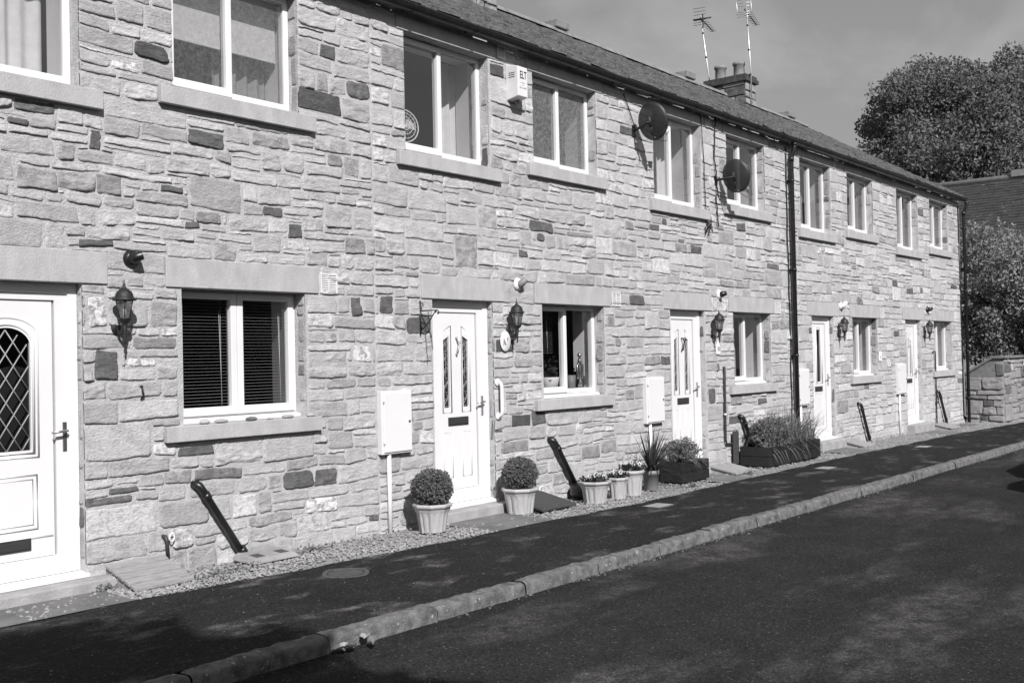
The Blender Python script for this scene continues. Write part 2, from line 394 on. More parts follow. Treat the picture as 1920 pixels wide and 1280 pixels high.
def kerb():
    rng = random.Random(4); V, F = [], []
    prof = [(-.006, -.03), (-.002, 0.0), (.004, .004), (.04, .006), (.085, .004), (.105, .0), (.116, -.007), (.122, -.018), (.126, -.045), (.130, -.08), (.136, -.16)]   # distance from back edge, dz
    x = -6.0
    while x < 42:
        L = .915; n = 30; off = rng.uniform(-.006, .006); dzz = rng.uniform(-.005, .005)
        base = len(V)
        for i in range(n+1):
            xx = x+.004+(L-.008)*i/n
            for (d, dz) in prof:
                y = YK0-d+off; e = .006 if i in (0, n) else 0
                V.append((xx, y+(e if d > .1 else 0), gz(xx, YK0)+dz+dzz-e))
        m = len(prof)
        for i in range(n):
            for k in range(m-1): F.append((base+i*m+k, base+i*m+k+1, base+(i+1)*m+k+1, base+(i+1)*m+k))
        x += L
    V = np.array(V); nn = fbm(V[:, 0]*14, V[:, 1]*14+V[:, 2]*14, 3.0, 3)
    nn = nn+.6*fbm(V[:, 0]*40, V[:, 1]*40+V[:, 2]*40, 9.0, 2); V[:, 2] += nn*.0045; V[:, 1] += nn*.004
    tag(link_mesh('kerb', mesh_np('kerb', V, F, True), MT['kerb']), kind='structure')
kerb()
strip('road', [(x, -9.5) for x in xs], [(x, YK1+.03) for x in xs], MT['road'], -.088, 10, kind='structure')
g = MB(); g.face([(-600, -600, -.9), (600, -600, -.9), (600, 600, -.9), (-600, 600, -.9)]); tag(g.build('ground', MT['ground']), kind='structure')
strip('verge', [(x, -30) for x in xs], [(x, -9.45) for x in xs], MT['ground'], -.13, 4, kind='structure')
strip('lane', [(42+i*2, -9) for i in range(30)], [(42+i*2, 3) for i in range(30)], MT['road'], -.12, 2, kind='structure')

# ------------------------------------------------------------------ rubble walling
PRE = [(4.32,3.92,.32,.13,.06),(4.13,3.79,.27,.1,.9),(4.76,3.33,.37,.13,.09),(5.86,3.79,.48,.21,.06),(3.37,3.26,.15,.07,.09),(3.99,3.15,.1,.15,.09),(4.02,2.88,.21,.12,.2),(4.53,2.95,.21,.07,.09),(4.8,2.74,.24,.11,.2),(4.72,2.66,.13,.07,.09),(3.87,2.46,.24,.08,.09),(6.1,4.3,.22,.13,.09),(6.85,4.34,.29,.23,.2),(5.49,2.82,.22,.09,.09),(5.71,2.67,.14,.13,.09),(6.16,3.33,.19,.12,.2),(6.36,2.57,.24,.18,.2),(6.4,2.0,.17,.21,.09),(6.76,2.05,.19,.2,.09),(7.1,1.87,.34,.15,.09),(3.95,1.5,.18,.24,.09),(4.25,1.75,.38,.11,.2),(4.61,.91,.36,.09,.09),(5.62,.56,.33,.18,.09),(4.08,.7,.23,.07,.09),(7.1,2.4,.2,.06,.2),(8.43,4.6,.26,.12,.06),(9.03,2.99,.44,.12,.09),(8.8,2.69,.2,.09,.09),(7.84,2.55,.37,.32,.3),(11.52,3.21,.26,.1,.09),(11.48,2.98,.42,.25,.2),(11.02,2.25,.37,.12,.09),(10.97,3.15,.2,.12,.2),(10.5,1.97,.16,.13,.2),(12.95,.91,.21,.22,.09),(13.61,.88,.33,.15,.2),(14.47,.84,.32,.11,.09),(13.53,.61,.36,.13,.09),(13.91,3.38,.3,.12,.09),(12.18,2.98,.28,.14,.2),(8.44,1.69,.28,.18,.06),(8.65,.88,.33,.14,.06),(8.49,.64,.5,.14,.2),(9.92,.43,.41,.17,.2),(17.45,.55,.5,.24,.2),(18.25,3.05,.25,.11,.2),(20.3,2.82,.3,.14,.09),(20.31,1.89,.3,.14,.09),(4.22,1.61,.24,.05,.9),(4.5,1.79,.13,.2,.9),(3.9,1.91,.16,.23,.9),(5.85,.33,.36,.13,.9),(6.44,1.6,.26,.15,.9),(9.18,2.89,.16,.09,.09),(9.71,3.01,.53,.07,.2),(3.4,2.83,.32,.16,.3),(13.4,4.2,.2,.2,.2),(5.26,.28,.46,.11,.3),(13.88,.14,.37,.12,.2),(15.02,1.99,.26,.1,.2),(12.56,2.97,.32,.12,.09),(13.24,3.36,.3,.1,.2),(12.5,.5,.23,.22,.2),(13.29,2.04,.19,.11,.09),(15.5,2.28,.2,.1,.2),(6.11,1.37,.37,.1,.3),(10.86,1.08,.22,.12,.2),(10.68,1.75,.16,.09,.2),(19.2,2.66,.38,.12,.2),(21.1,2.73,.38,.13,.09)]

def layout(x0, x1, z0, z1, blocked, pre=(), breaks=(), seed=1, cx=.05, cz=.033, wr=(3, 9), hr=((2, 2), (3, 5), (4, 6), (5, 3), (6, 2)), big=.12):
    """random coursed rubble on a fine lattice: list of (x0,z0,x1,z1,tone)"""
    rng = random.Random(seed); nx = int(round((x1-x0)/cx)); nz_ = int(round((z1-z0)/cz))
    occ = np.zeros((nz_, nx), np.int32); ids = np.zeros((nz_, nx), np.int32)
    X = x0+(np.arange(nx)+.5)*cx; Z = z0+(np.arange(nz_)+.5)*cz
    for (a, b, c, d) in blocked: occ[np.ix_((Z > b) & (Z < d), (X > a) & (X < c))] = -1
    brk = set(int(round((b-x0)/cx)) for b in breaks); res = []
    for (px, pz, pw, ph, tone) in pre:
        i0 = int(round((px-x0)/cx)); j0 = int(round((pz-z0)/cz)); wi = max(2, int(round(pw/cx))); hj = max(2, int(round(ph/cz)))
        if i0 < 0 or j0 < 0 or i0+wi > nx or j0+hj > nz_: continue
        while wi > 1 and occ[j0:j0+hj, i0:i0+wi].any():
            if occ[j0:j0+hj, i0].any(): i0 += 1; wi -= 1
            else: wi -= 1
        if wi < 2: continue
        occ[j0:j0+hj, i0:i0+wi] = 2; res.append((i0, j0, wi, hj, tone))
    hs = [h for h, k in hr for _ in range(k)]
    for j in range(nz_):
        i = 0
        while i < nx:
            if occ[j, i]: i += 1; continue
            k = i
            while k < nx and not occ[j, k] and not (k > i and k in brk): k += 1
            run = k-i
            h = rng.choice(hs); wd = rng.randint(*wr)
            if rng.random() < big: h = rng.choice((6, 7, 8)); wd = rng.randint(6, 12)
            if h <= 2: wd = rng.randint(wr[0]+1, wr[1]+2)
            if run-wd < 3: wd = run
            if wd > wr[1]+6: wd = run//2
            if j > 0 and i+wd < nx and wd < run and ids[j-1, i+wd-1] != ids[j-1, i+wd]:
                wd = wd+1 if wd+1 < run-2 else wd-1
            if wd < h*.8: h = max(2, int(wd/.8))
            def rem(col):
                if col < 0 or col >= nx: return 0
                r_ = 0
                while j+r_ < nz_ and occ[j+r_, col]: r_ += 1
                return r_
            lr, rr_ = rem(i-1), rem(k)
            if wd == run and run < 11:          # close a gap level with its lower neighbour so that the next course bridges it
                tgt = min(v_ for v_ in (lr or 99, rr_ or 99))
                if 2 <= tgt <= 6 or (tgt == 1 and run > 4): h = tgt
                elif tgt <= 12: h = (tgt+1)//2
            elif 2 <= lr <= 6 and rng.random() < .55: h = lr
            hh = 1
            while hh < h and j+hh < nz_ and not occ[j+hh, i:i+wd].any(): hh += 1
            # do not leave a sliver one cell high under something already there
            if j+hh < nz_-1 and occ[j+hh+1 if j+hh+1 < nz_ else j+hh, i:i+wd].any() and not occ[j+hh, i:i+wd].any(): hh += 1
            occ[j:j+hh, i:i+wd] = 1; ids[j:j+hh, i:i+wd] = len(res)+1; res.append((i, j, wd, hh, None)); i += wd
    return [(x0+a*cx, z0+b*cz, x0+(a+c)*cx, z0+(b+d)*cz, t) for a, b, c, d, t in res]

def stones_np(st, res, clamp=(), seed=3, joint=.0042, prot=(.001, .0085), rough=1.0, wob=1.0, dark=.012, base=.455):
    """one height-field patch per stone; returns V (u, z, h), F, tone, stone index per face"""
    rng = np.random.default_rng(abs(int(seed))); Vs, Fs, Ts, Is = [], [], [], []; off = 0
    A = np.array([s[:4] for s in st], float)
    def warp(x, z):
        return (x+wob*(.022*vnoise(x*1.7, z*4.1, 1.5)+.012*vnoise(x*5, z*9, 2.5)), z+wob*(.016*vnoise(x*1.1, z*3.1, 3.5)+.011*vnoise(x*4.3, z*6, 4.5)))
    for q, (x0, z0, x1, z1, tone) in enumerate(st):
        w_, h_ = x1-x0, z1-z0
        cs = [warp(np.array([a]), np.array([b])) for a, b in ((x0, z0), (x1, z0), (x1, z1), (x0, z1))]
        C = np.array([[float(a[0]), float(b[0])] for a, b in cs])+rng.uniform(-.010, .010, (4, 2))*wob
        r = res(.5*(x0+x1)); nu = int(min(34, max(2, w_/r))); nv = int(min(22, max(2, h_/r)))
        jt = joint*rng.uniform(.6, 1.5)
        def par(L, n):
            e = min(.35, .007/L); e2 = min(.42, .020/L)
            return np.concatenate([[0, e], np.linspace(e2, 1-e2, n+1), [1-e, 1]])
        U, W = np.meshgrid(par(w_, nu), par(h_, nv)); U = U.ravel(); W = W.ravel()
        a = jt/w_; b = jt/h_; u = a+U*(1-2*a); v = b+W*(1-2*b)
        X = (1-u)*(1-v)*C[0, 0]+u*(1-v)*C[1, 0]+u*v*C[2, 0]+(1-u)*v*C[3, 0]
        Z = (1-u)*(1-v)*C[0, 1]+u*(1-v)*C[1, 1]+u*v*C[2, 1]+(1-u)*v*C[3, 1]
        # round the corners
        rc = rng.uniform(.004, .02) if rng.random() < .6 else rng.uniform(.02, .055); rc = min(rc, .42*min(w_, h_))
        lx = (U-.5)*w_; lz = (W-.5)*h_; qx = np.maximum(np.abs(lx)-(w_/2-rc), 0); qz = np.maximum(np.abs(lz)-(h_/2-rc), 0)
        ln = np.hypot(qx, qz); k = np.where(ln > rc, rc/np.maximum(ln, 1e-9), 1.)
        X += np.sign(lx)*qx*(k-1); Z += np.sign(lz)*qz*(k-1)
        sd_ = q*7.31
        X0_ = X.copy(); X = X+(.0085*vnoise(X*8, Z*8, sd_)+.0045*fbm(X*22, Z*22, sd_+11, 2))*wob; Z = Z+(.0085*vnoise(X0_*7, Z*8, sd_+50)+.0045*fbm(X0_*22, Z*22, sd_+61, 2))*wob
        de = np.minimum(np.minimum(U, 1-U)*w_, np.minimum(W, 1-W)*h_); de = np.where(ln > 0, np.minimum(de, np.maximum(rc-ln*np.minimum(k, 1), 0)), de)
        def edge(d_, r_): q_ = np.clip(d_/r_, 0, 1); return np.sqrt(1-(1-q_)**2)
        soft = rng.uniform(.7, 1.4)
        pr = np.minimum(np.minimum(edge(np.minimum(U, 1-U)*w_,   .014*soft), edge((1-W)*h_, .011*soft)), edge(W*h_, .007*soft))
        pr = np.minimum(pr, edge(de, .008*soft))
        style = rng.random(); p0 = prot[0]+(prot[1]-prot[0])*rng.random()**1.3
        amp = (.002 if style < .28 else .0054 if style < .72 else .0108)*rough*min(1., min(w_, h_)/.11)
        relief = amp*(.8*fbm(X*10, Z*15, sd_+9, 4)+.9*(.35-np.abs(fbm(X*7, Z*24, sd_+30, 3)))+.35*np.round(2.2*fbm(X*5, Z*17, sd_+70, 2)))
        tl = rng.normal(0, .012); tv = rng.normal(0, .02)
        H = -.006+pr*(.006+p0+relief+tl*lx+tv*lz-.006*lz/h_*2)
        H = np.where(de <= 1e-9, -.008, np.maximum(H, np.where(pr > .93, .0015, -.007)))
        for (cx0, cz0, cx1, cz1) in clamp:
            if x1 < cx0-.1 or x0 > cx1+.1 or z1 < cz0-.1 or z0 > cz1+.1: continue
            ins = (X > cx0) & (X < cx1) & (Z > cz0) & (Z < cz1)
            if ins.any():
                d4 = np.stack([X-cx0, cx1-X, Z-cz0, cz1-Z]); m_ = d4.argmin(0)
                X = np.where(ins & (m_ == 0), cx0, X); X = np.where(ins & (m_ == 1), cx1, X)
                Z = np.where(ins & (m_ == 2), cz0, Z); Z = np.where(ins & (m_ == 3), cz1, Z)
        Vs.append(np.stack([X, Z, H], 1)); nU, nV = nu+5, nv+5
        ii = np.arange(nU*nV).reshape(nV, nU)
        Fs.append(np.stack([ii[:-1, :-1], ii[:-1, 1:], ii[1:, 1:], ii[1:, :-1]], -1).reshape(-1, 4)+off); off += nU*nV
        lime = soot = 0.
        if tone is None:
            if rng.random() < dark: t_ = rng.uniform(.10, .24); soot = .5
            else:
                t_ = np.clip(rng.normal(base, .048), .29, .55)
                if rng.random() < .06: lime = rng.uniform(.4, .8)
                if rng.random() < .09: soot = rng.uniform(.2, .55)
        elif tone >= .9: t_ = .36; lime = 1.
        elif tone < .15: t_ = tone*1.2+.035; soot = .35
        else: t_ = tone*.8+.16; soot = .4
        Ts.append(np.tile([t_, lime, soot, 1], (nU*nV, 1))); Is.append(np.full((nU-1)*(nV-1), q))
    return np.concatenate(Vs), np.concatenate(Fs), np.concatenate(Ts), np.concatenate(Is)

def holes_quads(x0, x1, z0, z1, holes, y=0.0):
    X = sorted({x0, x1, *[min(max(h[i], x0), x1) for h in holes for i in (0, 2)]}); Z = sorted({z0, z1, *[min(max(h[i], z0), z1) for h in holes for i in (1, 3)]})
    V, F = [], []
    for a, b in zip(X[:-1], X[1:]):
        for c, d in zip(Z[:-1], Z[1:]):
            mx_, mz_ = (a+b)/2, (c+d)/2
            if any(h[0] < mx_ < h[2] and h[1] < mz_ < h[3] for h in holes): continue
            n = len(V); V += [(a, y, c), (b, y, c), (b, y, d), (a, y, d)]; F.append((n, n+1, n+2, n+3))
    return V, F

# ------------------------------------------------------------------ the terrace
PARTY = [2.22, 6.725, 11.22, 15.72, 20.22, 24.74]
HOUSES = []
for k in range(5):
    b = 4.505*(k-1)
    HOUSES.append(dict(
        d=(7.485+b, 8.395+b, .16, 2.215), w=((4.694, 5.907) if k == 0 else (9.242+b, 10.454+b))+(1.16, 2.215),
        ul=(7.16+b, 8.40+b, 3.60, 4.76), ur=(9.15+b, 10.38+b, 3.74, 4.76)))
ZT = 5.03
OPEN, BLK, CL = [], [], []
for h in HOUSES:
    for key in ('d', 'w', 'ul', 'ur'):
        x0, x1, z0, z1 = h[key]; OPEN.append((x0, z0, x1, z1)); CL.append((x0, z0, x1, z1))
        BLK.append((x0, z0-.02, x1, z1+.05))
        if key == 'd': BLK.append((x0-.155, 2.215, x1+.19, 2.445)); BLK.append((x0, -.3, x1, .2)); CL.append((x0-.155, 2.215, x1+.19, 2.445))
        if key == 'w': BLK += [(x0-.14, 2.215, x1+.14, 2.445), (x0-.175, 1.04, x1+.12, 1.16)]; CL += BLK[-2:]
        if key in ('ul', 'ur'): BLK += [(x0-.1, 4.76, x1+.12, ZT), (x0-.13, z0-.135, x1+.15, z0)]; CL += BLK[-2:]
LAY = layout(2.22, 24.74, -.30, ZT, BLK, PRE, (6.725,), 11)
SV, SF, ST, SI = stones_np(LAY, lambda x: .0115 if x < 7 else (.017 if x < 10 else (.026 if x < 15 else .04)), CL, 5)
SV3 = np.stack([SV[:, 0], -SV[:, 2], SV[:, 1]], 1)
cent = np.array([.5*(s[0]+s[2]) for s in LAY])

CLABEL = ['nearest stone cottage with pebbles on the window sill and a leaded arched door light',
          'stone cottage with white alarm box under its eaves and white grab rail by its door',
          'stone cottage with two satellite dishes fixed between and beside its upper windows',
          'stone cottage just past the tall black downpipe, with grass trough at its left',
          'farthest stone cottage in the terrace, at the gable end beside the boundary wall']
def roof_y(y): return 5.0+.58*(y+.12)
def frame_rect(mb, x0, x1, z0, z1, y0, y1, w, bot=None, top=None):
    bot = bot if bot is not None else w; top = top if top is not None else w
    mb.box(x0, x0+w, y0, y1, z0, z1); mb.box(x1-w, x1, y0, y1, z0, z1)
    mb.box(x0+w, x1-w, y0, y1, z0, z0+bot); mb.box(x0+w, x1-w, y0, y1, z1-top, z1)

def window(root, op, y, twin=False, gl='glass', cill=True):
    x0, x1, z0, z1 = op; mb = MB(); cw = .045 if cill else 0
    zb = z0+cw; xm = x0+(x1-x0)*.495
    frame_rect(mb, x0+.002, x1-.002, zb, z1-.002, y, y+.065, .055, .05, .05)
    mb.box(xm-.03, xm+.03, y+.001, y+.064, zb+.05, z1-.052)
    W_ = mb.build('window', MT['upvc'], root, bevel=.004)
    if cill:
        c = MB(); c.hexa([(x0-.0, y-.055, z0+.002), (x1+.0, y-.055, z0+.002), (x1, y+.06, z0+.002), (x0, y+.06, z0+.002), (x0, y-.055, z0+.026), (x1, y-.055, z0+.026), (x1, y-.001, z0+.043), (x0, y-.001, z0+.043)])
        c.build('cill', MT['upvc'], W_, bevel=.003)
    def sash(a, b):
        s = MB(); frame_rect(s, a, b, zb+.012, z1-.02, y-.016, y+.04, .058, .066, .05); s.build('sash', MT['upvc'], W_, bevel=.006)
        return (a+.056, b-.056, zb+.076, z1-.068)
    panes = []
    panes.append(sash(x0+.03, xm-.002 if twin else xm+.02))
    if twin: panes.append(sash(xm+.002, x1-.03))
    else: panes.append((xm+.028, x1-.054, zb+.048, z1-.05))
    for (a, b, c, d) in panes:
        p = MB(); p.face([(a, y+.02, c), (b, y+.02, c), (b, y+.02, d), (a, y+.02, d)]); p.build('pane', MT[gl], W_, fix=False)
    return W_

def room(root, op, y, depth=2.4, wallm='room'):
    x0, x1, z0, z1 = op; mb = MB(); yi = .46; z0 += .095
    rv = [((x0, y+.06, z0), (x0, yi, z0), (x0, yi, z1), (x0, y+.06, z1)), ((x1, yi, z0), (x1, y+.06, z0), (x1, y+.06, z1), (x1, yi, z1)),
          ((x0, y+.06, z1), (x0, yi, z1), (x1, yi, z1), (x1, y+.06, z1)), ((x0, yi, z0), (x0, y+.06, z0), (x1, y+.06, z0), (x1, yi, z0))]
    for f in rv: mb.face(f)
    nf = len(mb.b.faces)
    a, b = x0-.45, x1+.45; c, d = (.12, 2.42) if z0 < 2.5 else (2.7, 4.95)
    V, F = holes_quads(a, b, c, d, [(x0, z0, x1, z1)], yi)
    for f in F: mb.face([V[i] for i in f])
    e = yi+depth
    for f in [((a, yi, c), (a, e, c), (a, e, d), (a, yi, d)), ((b, e, c), (b, yi, c), (b, yi, d), (b, e, d)), ((a, e, c), (b, e, c), (b, e, d), (a, e, d)), ((a, yi, d), (a, e, d), (b, e, d), (b, yi, d)), ((a, e, c), (a, yi, c), (b, yi, c), (b, e, c))]: mb.face(f)
    for i, f in enumerate(mb.b.faces): f.material_index = 0 if i < nf else 1
    return mb.build('room', [MT['plaster'], MT[wallm]], root, fix=False)

def curtain(x0, x1, z0, z1, y, mat, label, name='curtain', amp=.022, freq=26, cat='curtain', group='curtains in the windows'):
    n = max(12, int((x1-x0)*90)); V, F = [], []
    for j in range(3):
        z = z0+(z1-z0)*j/2
        for i in range(n+1):
            x = x0+(x1-x0)*i/n; V.append((x, y+amp*math.sin(x*freq*2)*(1-.25*j/2)+.4*amp*math.sin(x*61+j*.4), z))
    for j in range(2):
        for i in range(n): q = j*(n+1)+i; F.append((q, q+1, q+n+2, q+n+1))
    o = link_mesh(name, mesh_np(name, V, F, True), MT[mat], None, ((x0+x1)/2, y, z0)); return tag(o, label, cat, group)

def glazing_lead(mb, x0, x1, z0, z1, y, kind):
    if kind == 'diamond':
        s = .105; hgt = .165; xa = (x0+x1)/2
        for sg in (1, -1):
            for i in range(-9, 12):
                # line x = xa + sg*(t)*s , z = z0 + i*hgt + t*hgt
                pts = []
                for t in np.linspace(-3, 3, 61):
                    x = xa+sg*t*s; z = z0+i*hgt+t*hgt
                    if x0 <= x <= x1 and z0 <= z <= z1-(.11*((x-xa)/(x1-xa))**2): pts.append((x, y, z))
                if len(pts) > 1: mb.tube([pts[0], pts[-1]], .0045, 5)
    else:
        xm = (x0+x1)/2; mb.tube([(xm, y, z0), (xm, y, z1)], .0022, 4)
        for k in range(5):
            zz = z0+(z1-z0)*(k+.5)/5
            mb.tube([(x0, y, zz), (x1, y, zz+.01)], .002, 4)
            pts = [(xm+.028*math.sin(t*3.1+k), y, zz+.06*math.cos(t*1.7)) for t in np.linspace(0, 2.2, 9)]
            mb.tube(pts, .0026, 4)
            pts = [(xm-.03*math.sin(t*2.6), y, zz-.02+.05*t/1.5) for t in np.linspace(0, 2.2, 9)]
            mb.tube(pts, .0026, 4)

def door(root, op, kind):
    x0, x1, z0, z1 = op; y = .095; mb = MB(); cx = (x0+x1)/2
    # leaf: sash + slab with mouldings (the glazed openings are cut by building the slab as strips)
    sx0, sx1 = x0+.072, x1-.072; sz0, sz1 = z0+.065, z1-.07
    lx0, lx1, lz0, lz1 = sx0+.095, sx1-.105, sz0+.10, sz1-.055
    if kind == 'arch': cx -= .04
    if kind == 'arch': gl = [(cx-.165, cx+.165, z0+.90, z0+1.74)]
    elif kind == 'twin': gl = [(cx-.20, cx-.115, z0+.98, z0+1.70), (cx+.085, cx+.17, z0+.98, z0+1.70)]
    elif kind == 'strip': gl = [(cx-.04, cx+.13, z0+.96, z0+1.83)]
    V, F = holes_quads(lx0-.002, lx1+.002, lz0-.002, lz1+.002, [(g_[0], g_[2], g_[1], g_[3]) for g_ in gl], y+.006)
    for f in F: mb.face([V[i] for i in f])
    for g_ in gl:   # glazing rebates
        a, b, c, d = g_
        for q in [((a, y+.006, c), (b, y+.006, c), (b, y+.028, c), (a, y+.028, c)), ((a, y+.006, d), (a, y+.028, d), (b, y+.028, d), (b, y+.006, d)), ((a, y+.006, c), (a, y+.028, c), (a, y+.028, d), (a, y+.006, d)), ((b, y+.006, c), (b, y+.006, d), (b, y+.028, d), (b, y+.028, c))]: mb.face(q)
    frame_rect(mb, sx0, sx1, sz0, sz1, y-.008, y+.05, .09, .095, .05)
    def mould(pts, r=.008, closed=True): mb.tube([(p[0], y+.0065, p[1]) for p in pts], r, 6, True, closed)
    def rect(a, b, c, d, r=.008): mould([(a, c), (b, c), (b, d), (a, d)], r)
    if kind == 'arch':
        a, b, c, d = gl[0]
        # arched head fills the corners of the rectangular cut
        arc = [(cx+.165*math.cos(t), d-.13+.13*math.sin(t)) for t in np.linspace(0, PI, 25)]
        for s in (0, 1):
            for i in range(12):
                p, q = arc[i if s == 0 else 24-i], arc[i+1 if s == 0 else 23-i]
                pts = [(p[0], y+.0055, p[1]), (q[0], y+.0055, q[1]), (q[0], y+.0055, d), (p[0], y+.0055, d)]
                mb.face(pts if s else pts[::-1])
        mould([(a-.018, c-.02), (b+.018, c-.02)]+[(cx+.185*math.cos(t), d-.13+.155*math.sin(t)) for t in np.linspace(0, PI, 25)], .011)
        mould([(a-.05, c-.05), (b+.05, c-.05), (b+.05, d-.06)]+[(cx+.215*math.cos(t), d-.05+.12*max(0, math.sin(t))) for t in np.linspace(0.15, PI-.15, 21)]+[(a-.05, d-.06)], .008)
        rect(cx-.2, cx+.2, z0+.36, z0+.73); rect(cx-.17, cx+.17, z0+.39, z0+.70, .005)
        mould([(lx0+.01, z0+.30), (lx1-.01, z0+.30)], .008, False)
    elif kind == 'twin':
        for (a, b, c, d) in gl:
            out_ = 1 if a < cx else -1
            za, zb_ = (d+.03, d+.10) if out_ == 1 else (d+.10, d+.03)
            mould([(a-.022, c-.05), (b+.022, c-.05), (b+.022, zb_), (a-.022, za)], .008)
            fil = [(a, y+.0055, d-.001), (b, y+.0055, d-.001), (b, y+.0055, d-.045 if out_ == -1 else d-.002), (a, y+.0055, d-.045 if out_ == 1 else d-.002)]
            mb.face(fil[::-1])
            rect(a-.025, b+.025, z0+.28, z0+.73, .0055)
    else:
        a, b, c, d = gl[0]; rect(a-.03, b+.03, c-.03, d+.03, .011); rect(cx-.19, cx+.17, z0+.24, z0+.76, .006)
    D = mb.build('door', MT['upvc'], root, fix=False)
    f = MB(); frame_rect(f, x0+.002, x1-.002, z0+.03, z1-.002, y-.022, y+.06, .07, .04, .07); f.build('door_frame', MT['upvc'], D, bevel=.004)
    t = MB(); t.hexa([(x0-.02, y-.115, z0-.012), (x1+.02, y-.115, z0-.012), (x1+.02, y+.05, z0-.012), (x0-.02, y+.05, z0-.012), (x0-.02, y-.115, z0+.012), (x1+.02, y-.115, z0+.012), (x1+.02, y-.023, z0+.029), (x0-.02, y-.023, z0+.029)]); t.build('threshold', MT['upvc'], D, bevel=.003)
    for (a, b, c, d) in gl:
        p = MB(); p.face([(a, y+.026, c), (b, y+.026, c), (b, y+.026, d), (a, y+.026, d)])
        p.build('door_pane', MT['glass'], D, fix=False)
        l = MB(); glazing_lead(l, a, b, c, d-(0 if kind == 'arch' else .03), y+.02, 'diamond' if kind == 'arch' else 'art')
        if kind != 'strip': l.build('leading', MT['lead'], D)
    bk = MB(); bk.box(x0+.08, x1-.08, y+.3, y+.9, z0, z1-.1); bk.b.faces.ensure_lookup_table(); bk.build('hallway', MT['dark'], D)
    lz = z0+.26 if kind == 'arch' else z0+.84
    lb = MB(); lb.box(cx-.15, cx+.15, y-.004, y+.01, lz-.042, lz+.042); lb.box(cx-.13, cx+.13, y-.010, y-.003, lz-.03, lz+.026); lb.build('letterbox', MT['dishgrey'], D, bevel=.003)
    hx = sx1-.03
    hd = MB(); hd.box(hx-.014, hx+.014, y-.018, y-.009, z0+.88, z0+1.08)
    hd.tube([(hx, y-.015, z0+1.02), (hx, y-.055, z0+1.02), (hx-.02, y-.06, z0+1.02), (hx-.115, y-.06, z0+1.012)], .009, 8); hd.build('handle', MT['chrome'], D, bevel=0)
    if kind == 'twin':
        k = MB(); kx = (gl[0][1]+gl[1][0])/2; kz = z0+1.60
        k.tube([(kx, y+.0, kz+.08), (kx, y-.03, kz+.075), (kx+.018, y-.035, kz+.03), (kx-.005, y-.035, kz-.03), (kx-.012, y-.03, kz-.075), (kx, y-.005, kz-.085)], [.01, .012, .010, .008, .011, .012], 8)
        k.build('knocker', MT['metal'] if root['label'] != CLABEL[2] else MT['iron'], D)
    return D

def air_vent(root, x, z, w_=.19, h_=.17):
    m = MB(); frame_rect(m, x, x+w_, z, z+h_, -.014, .002, .012)
    n = 9
    for i in range(n):
        zz = z+.014+(h_-.028)*i/n; m.hexa([(x+.012, -.011, zz), (x+w_-.012, -.011, zz), (x+w_-.012, -.003, zz+.006), (x+.012, -.003, zz+.006), (x+.012, -.011, zz+.007), (x+w_-.012, -.011, zz+.007), (x+w_-.012, -.003, zz+.012), (x+.012, -.003, zz+.012)])
    m.box(x+w_/2-.004, x+w_/2+.004, -.0125, -.002, z+.01, z+h_-.01)
    v = m.build('air_vent', MT['upvc_old'], root); bk = MB(); bk.face([(x+.005, -.0015, z+.005), (x+w_-.005, -.0015, z+.005), (x+w_-.005, -.0015, z+h_-.005), (x+.005, -.0015, z+h_-.005)]); bk.build('vent_back', MT['dark'], v, fix=False)

def reveal_stones(x, y1, z0, z1, side, seed):
    """stones and mortar on a jamb (plane x = const)"""
    rng = random.Random(seed); st = []; z = z0
    while z < z1-.04:
        h = min(rng.uniform(.08, .26), z1-z)
        if z1-z-h < .06: h = z1-z
        if rng.random() < .72: st.append((.008, z, y1*rng.uniform(.7, .98), z+h, None))
        z += h
    if not st: return None
    V, F, T, I = stones_np(st, lambda q: .03, (), seed, .008, (.002, .006), .5, .4, .12, .38)
    # u = depth into the wall; outward normal -x on the right jamb
    P = np.stack([x-side*V[:, 2], V[:, 0], V[:, 1]], 1)
    return P, F if side > 0 else F[:, ::-1], T

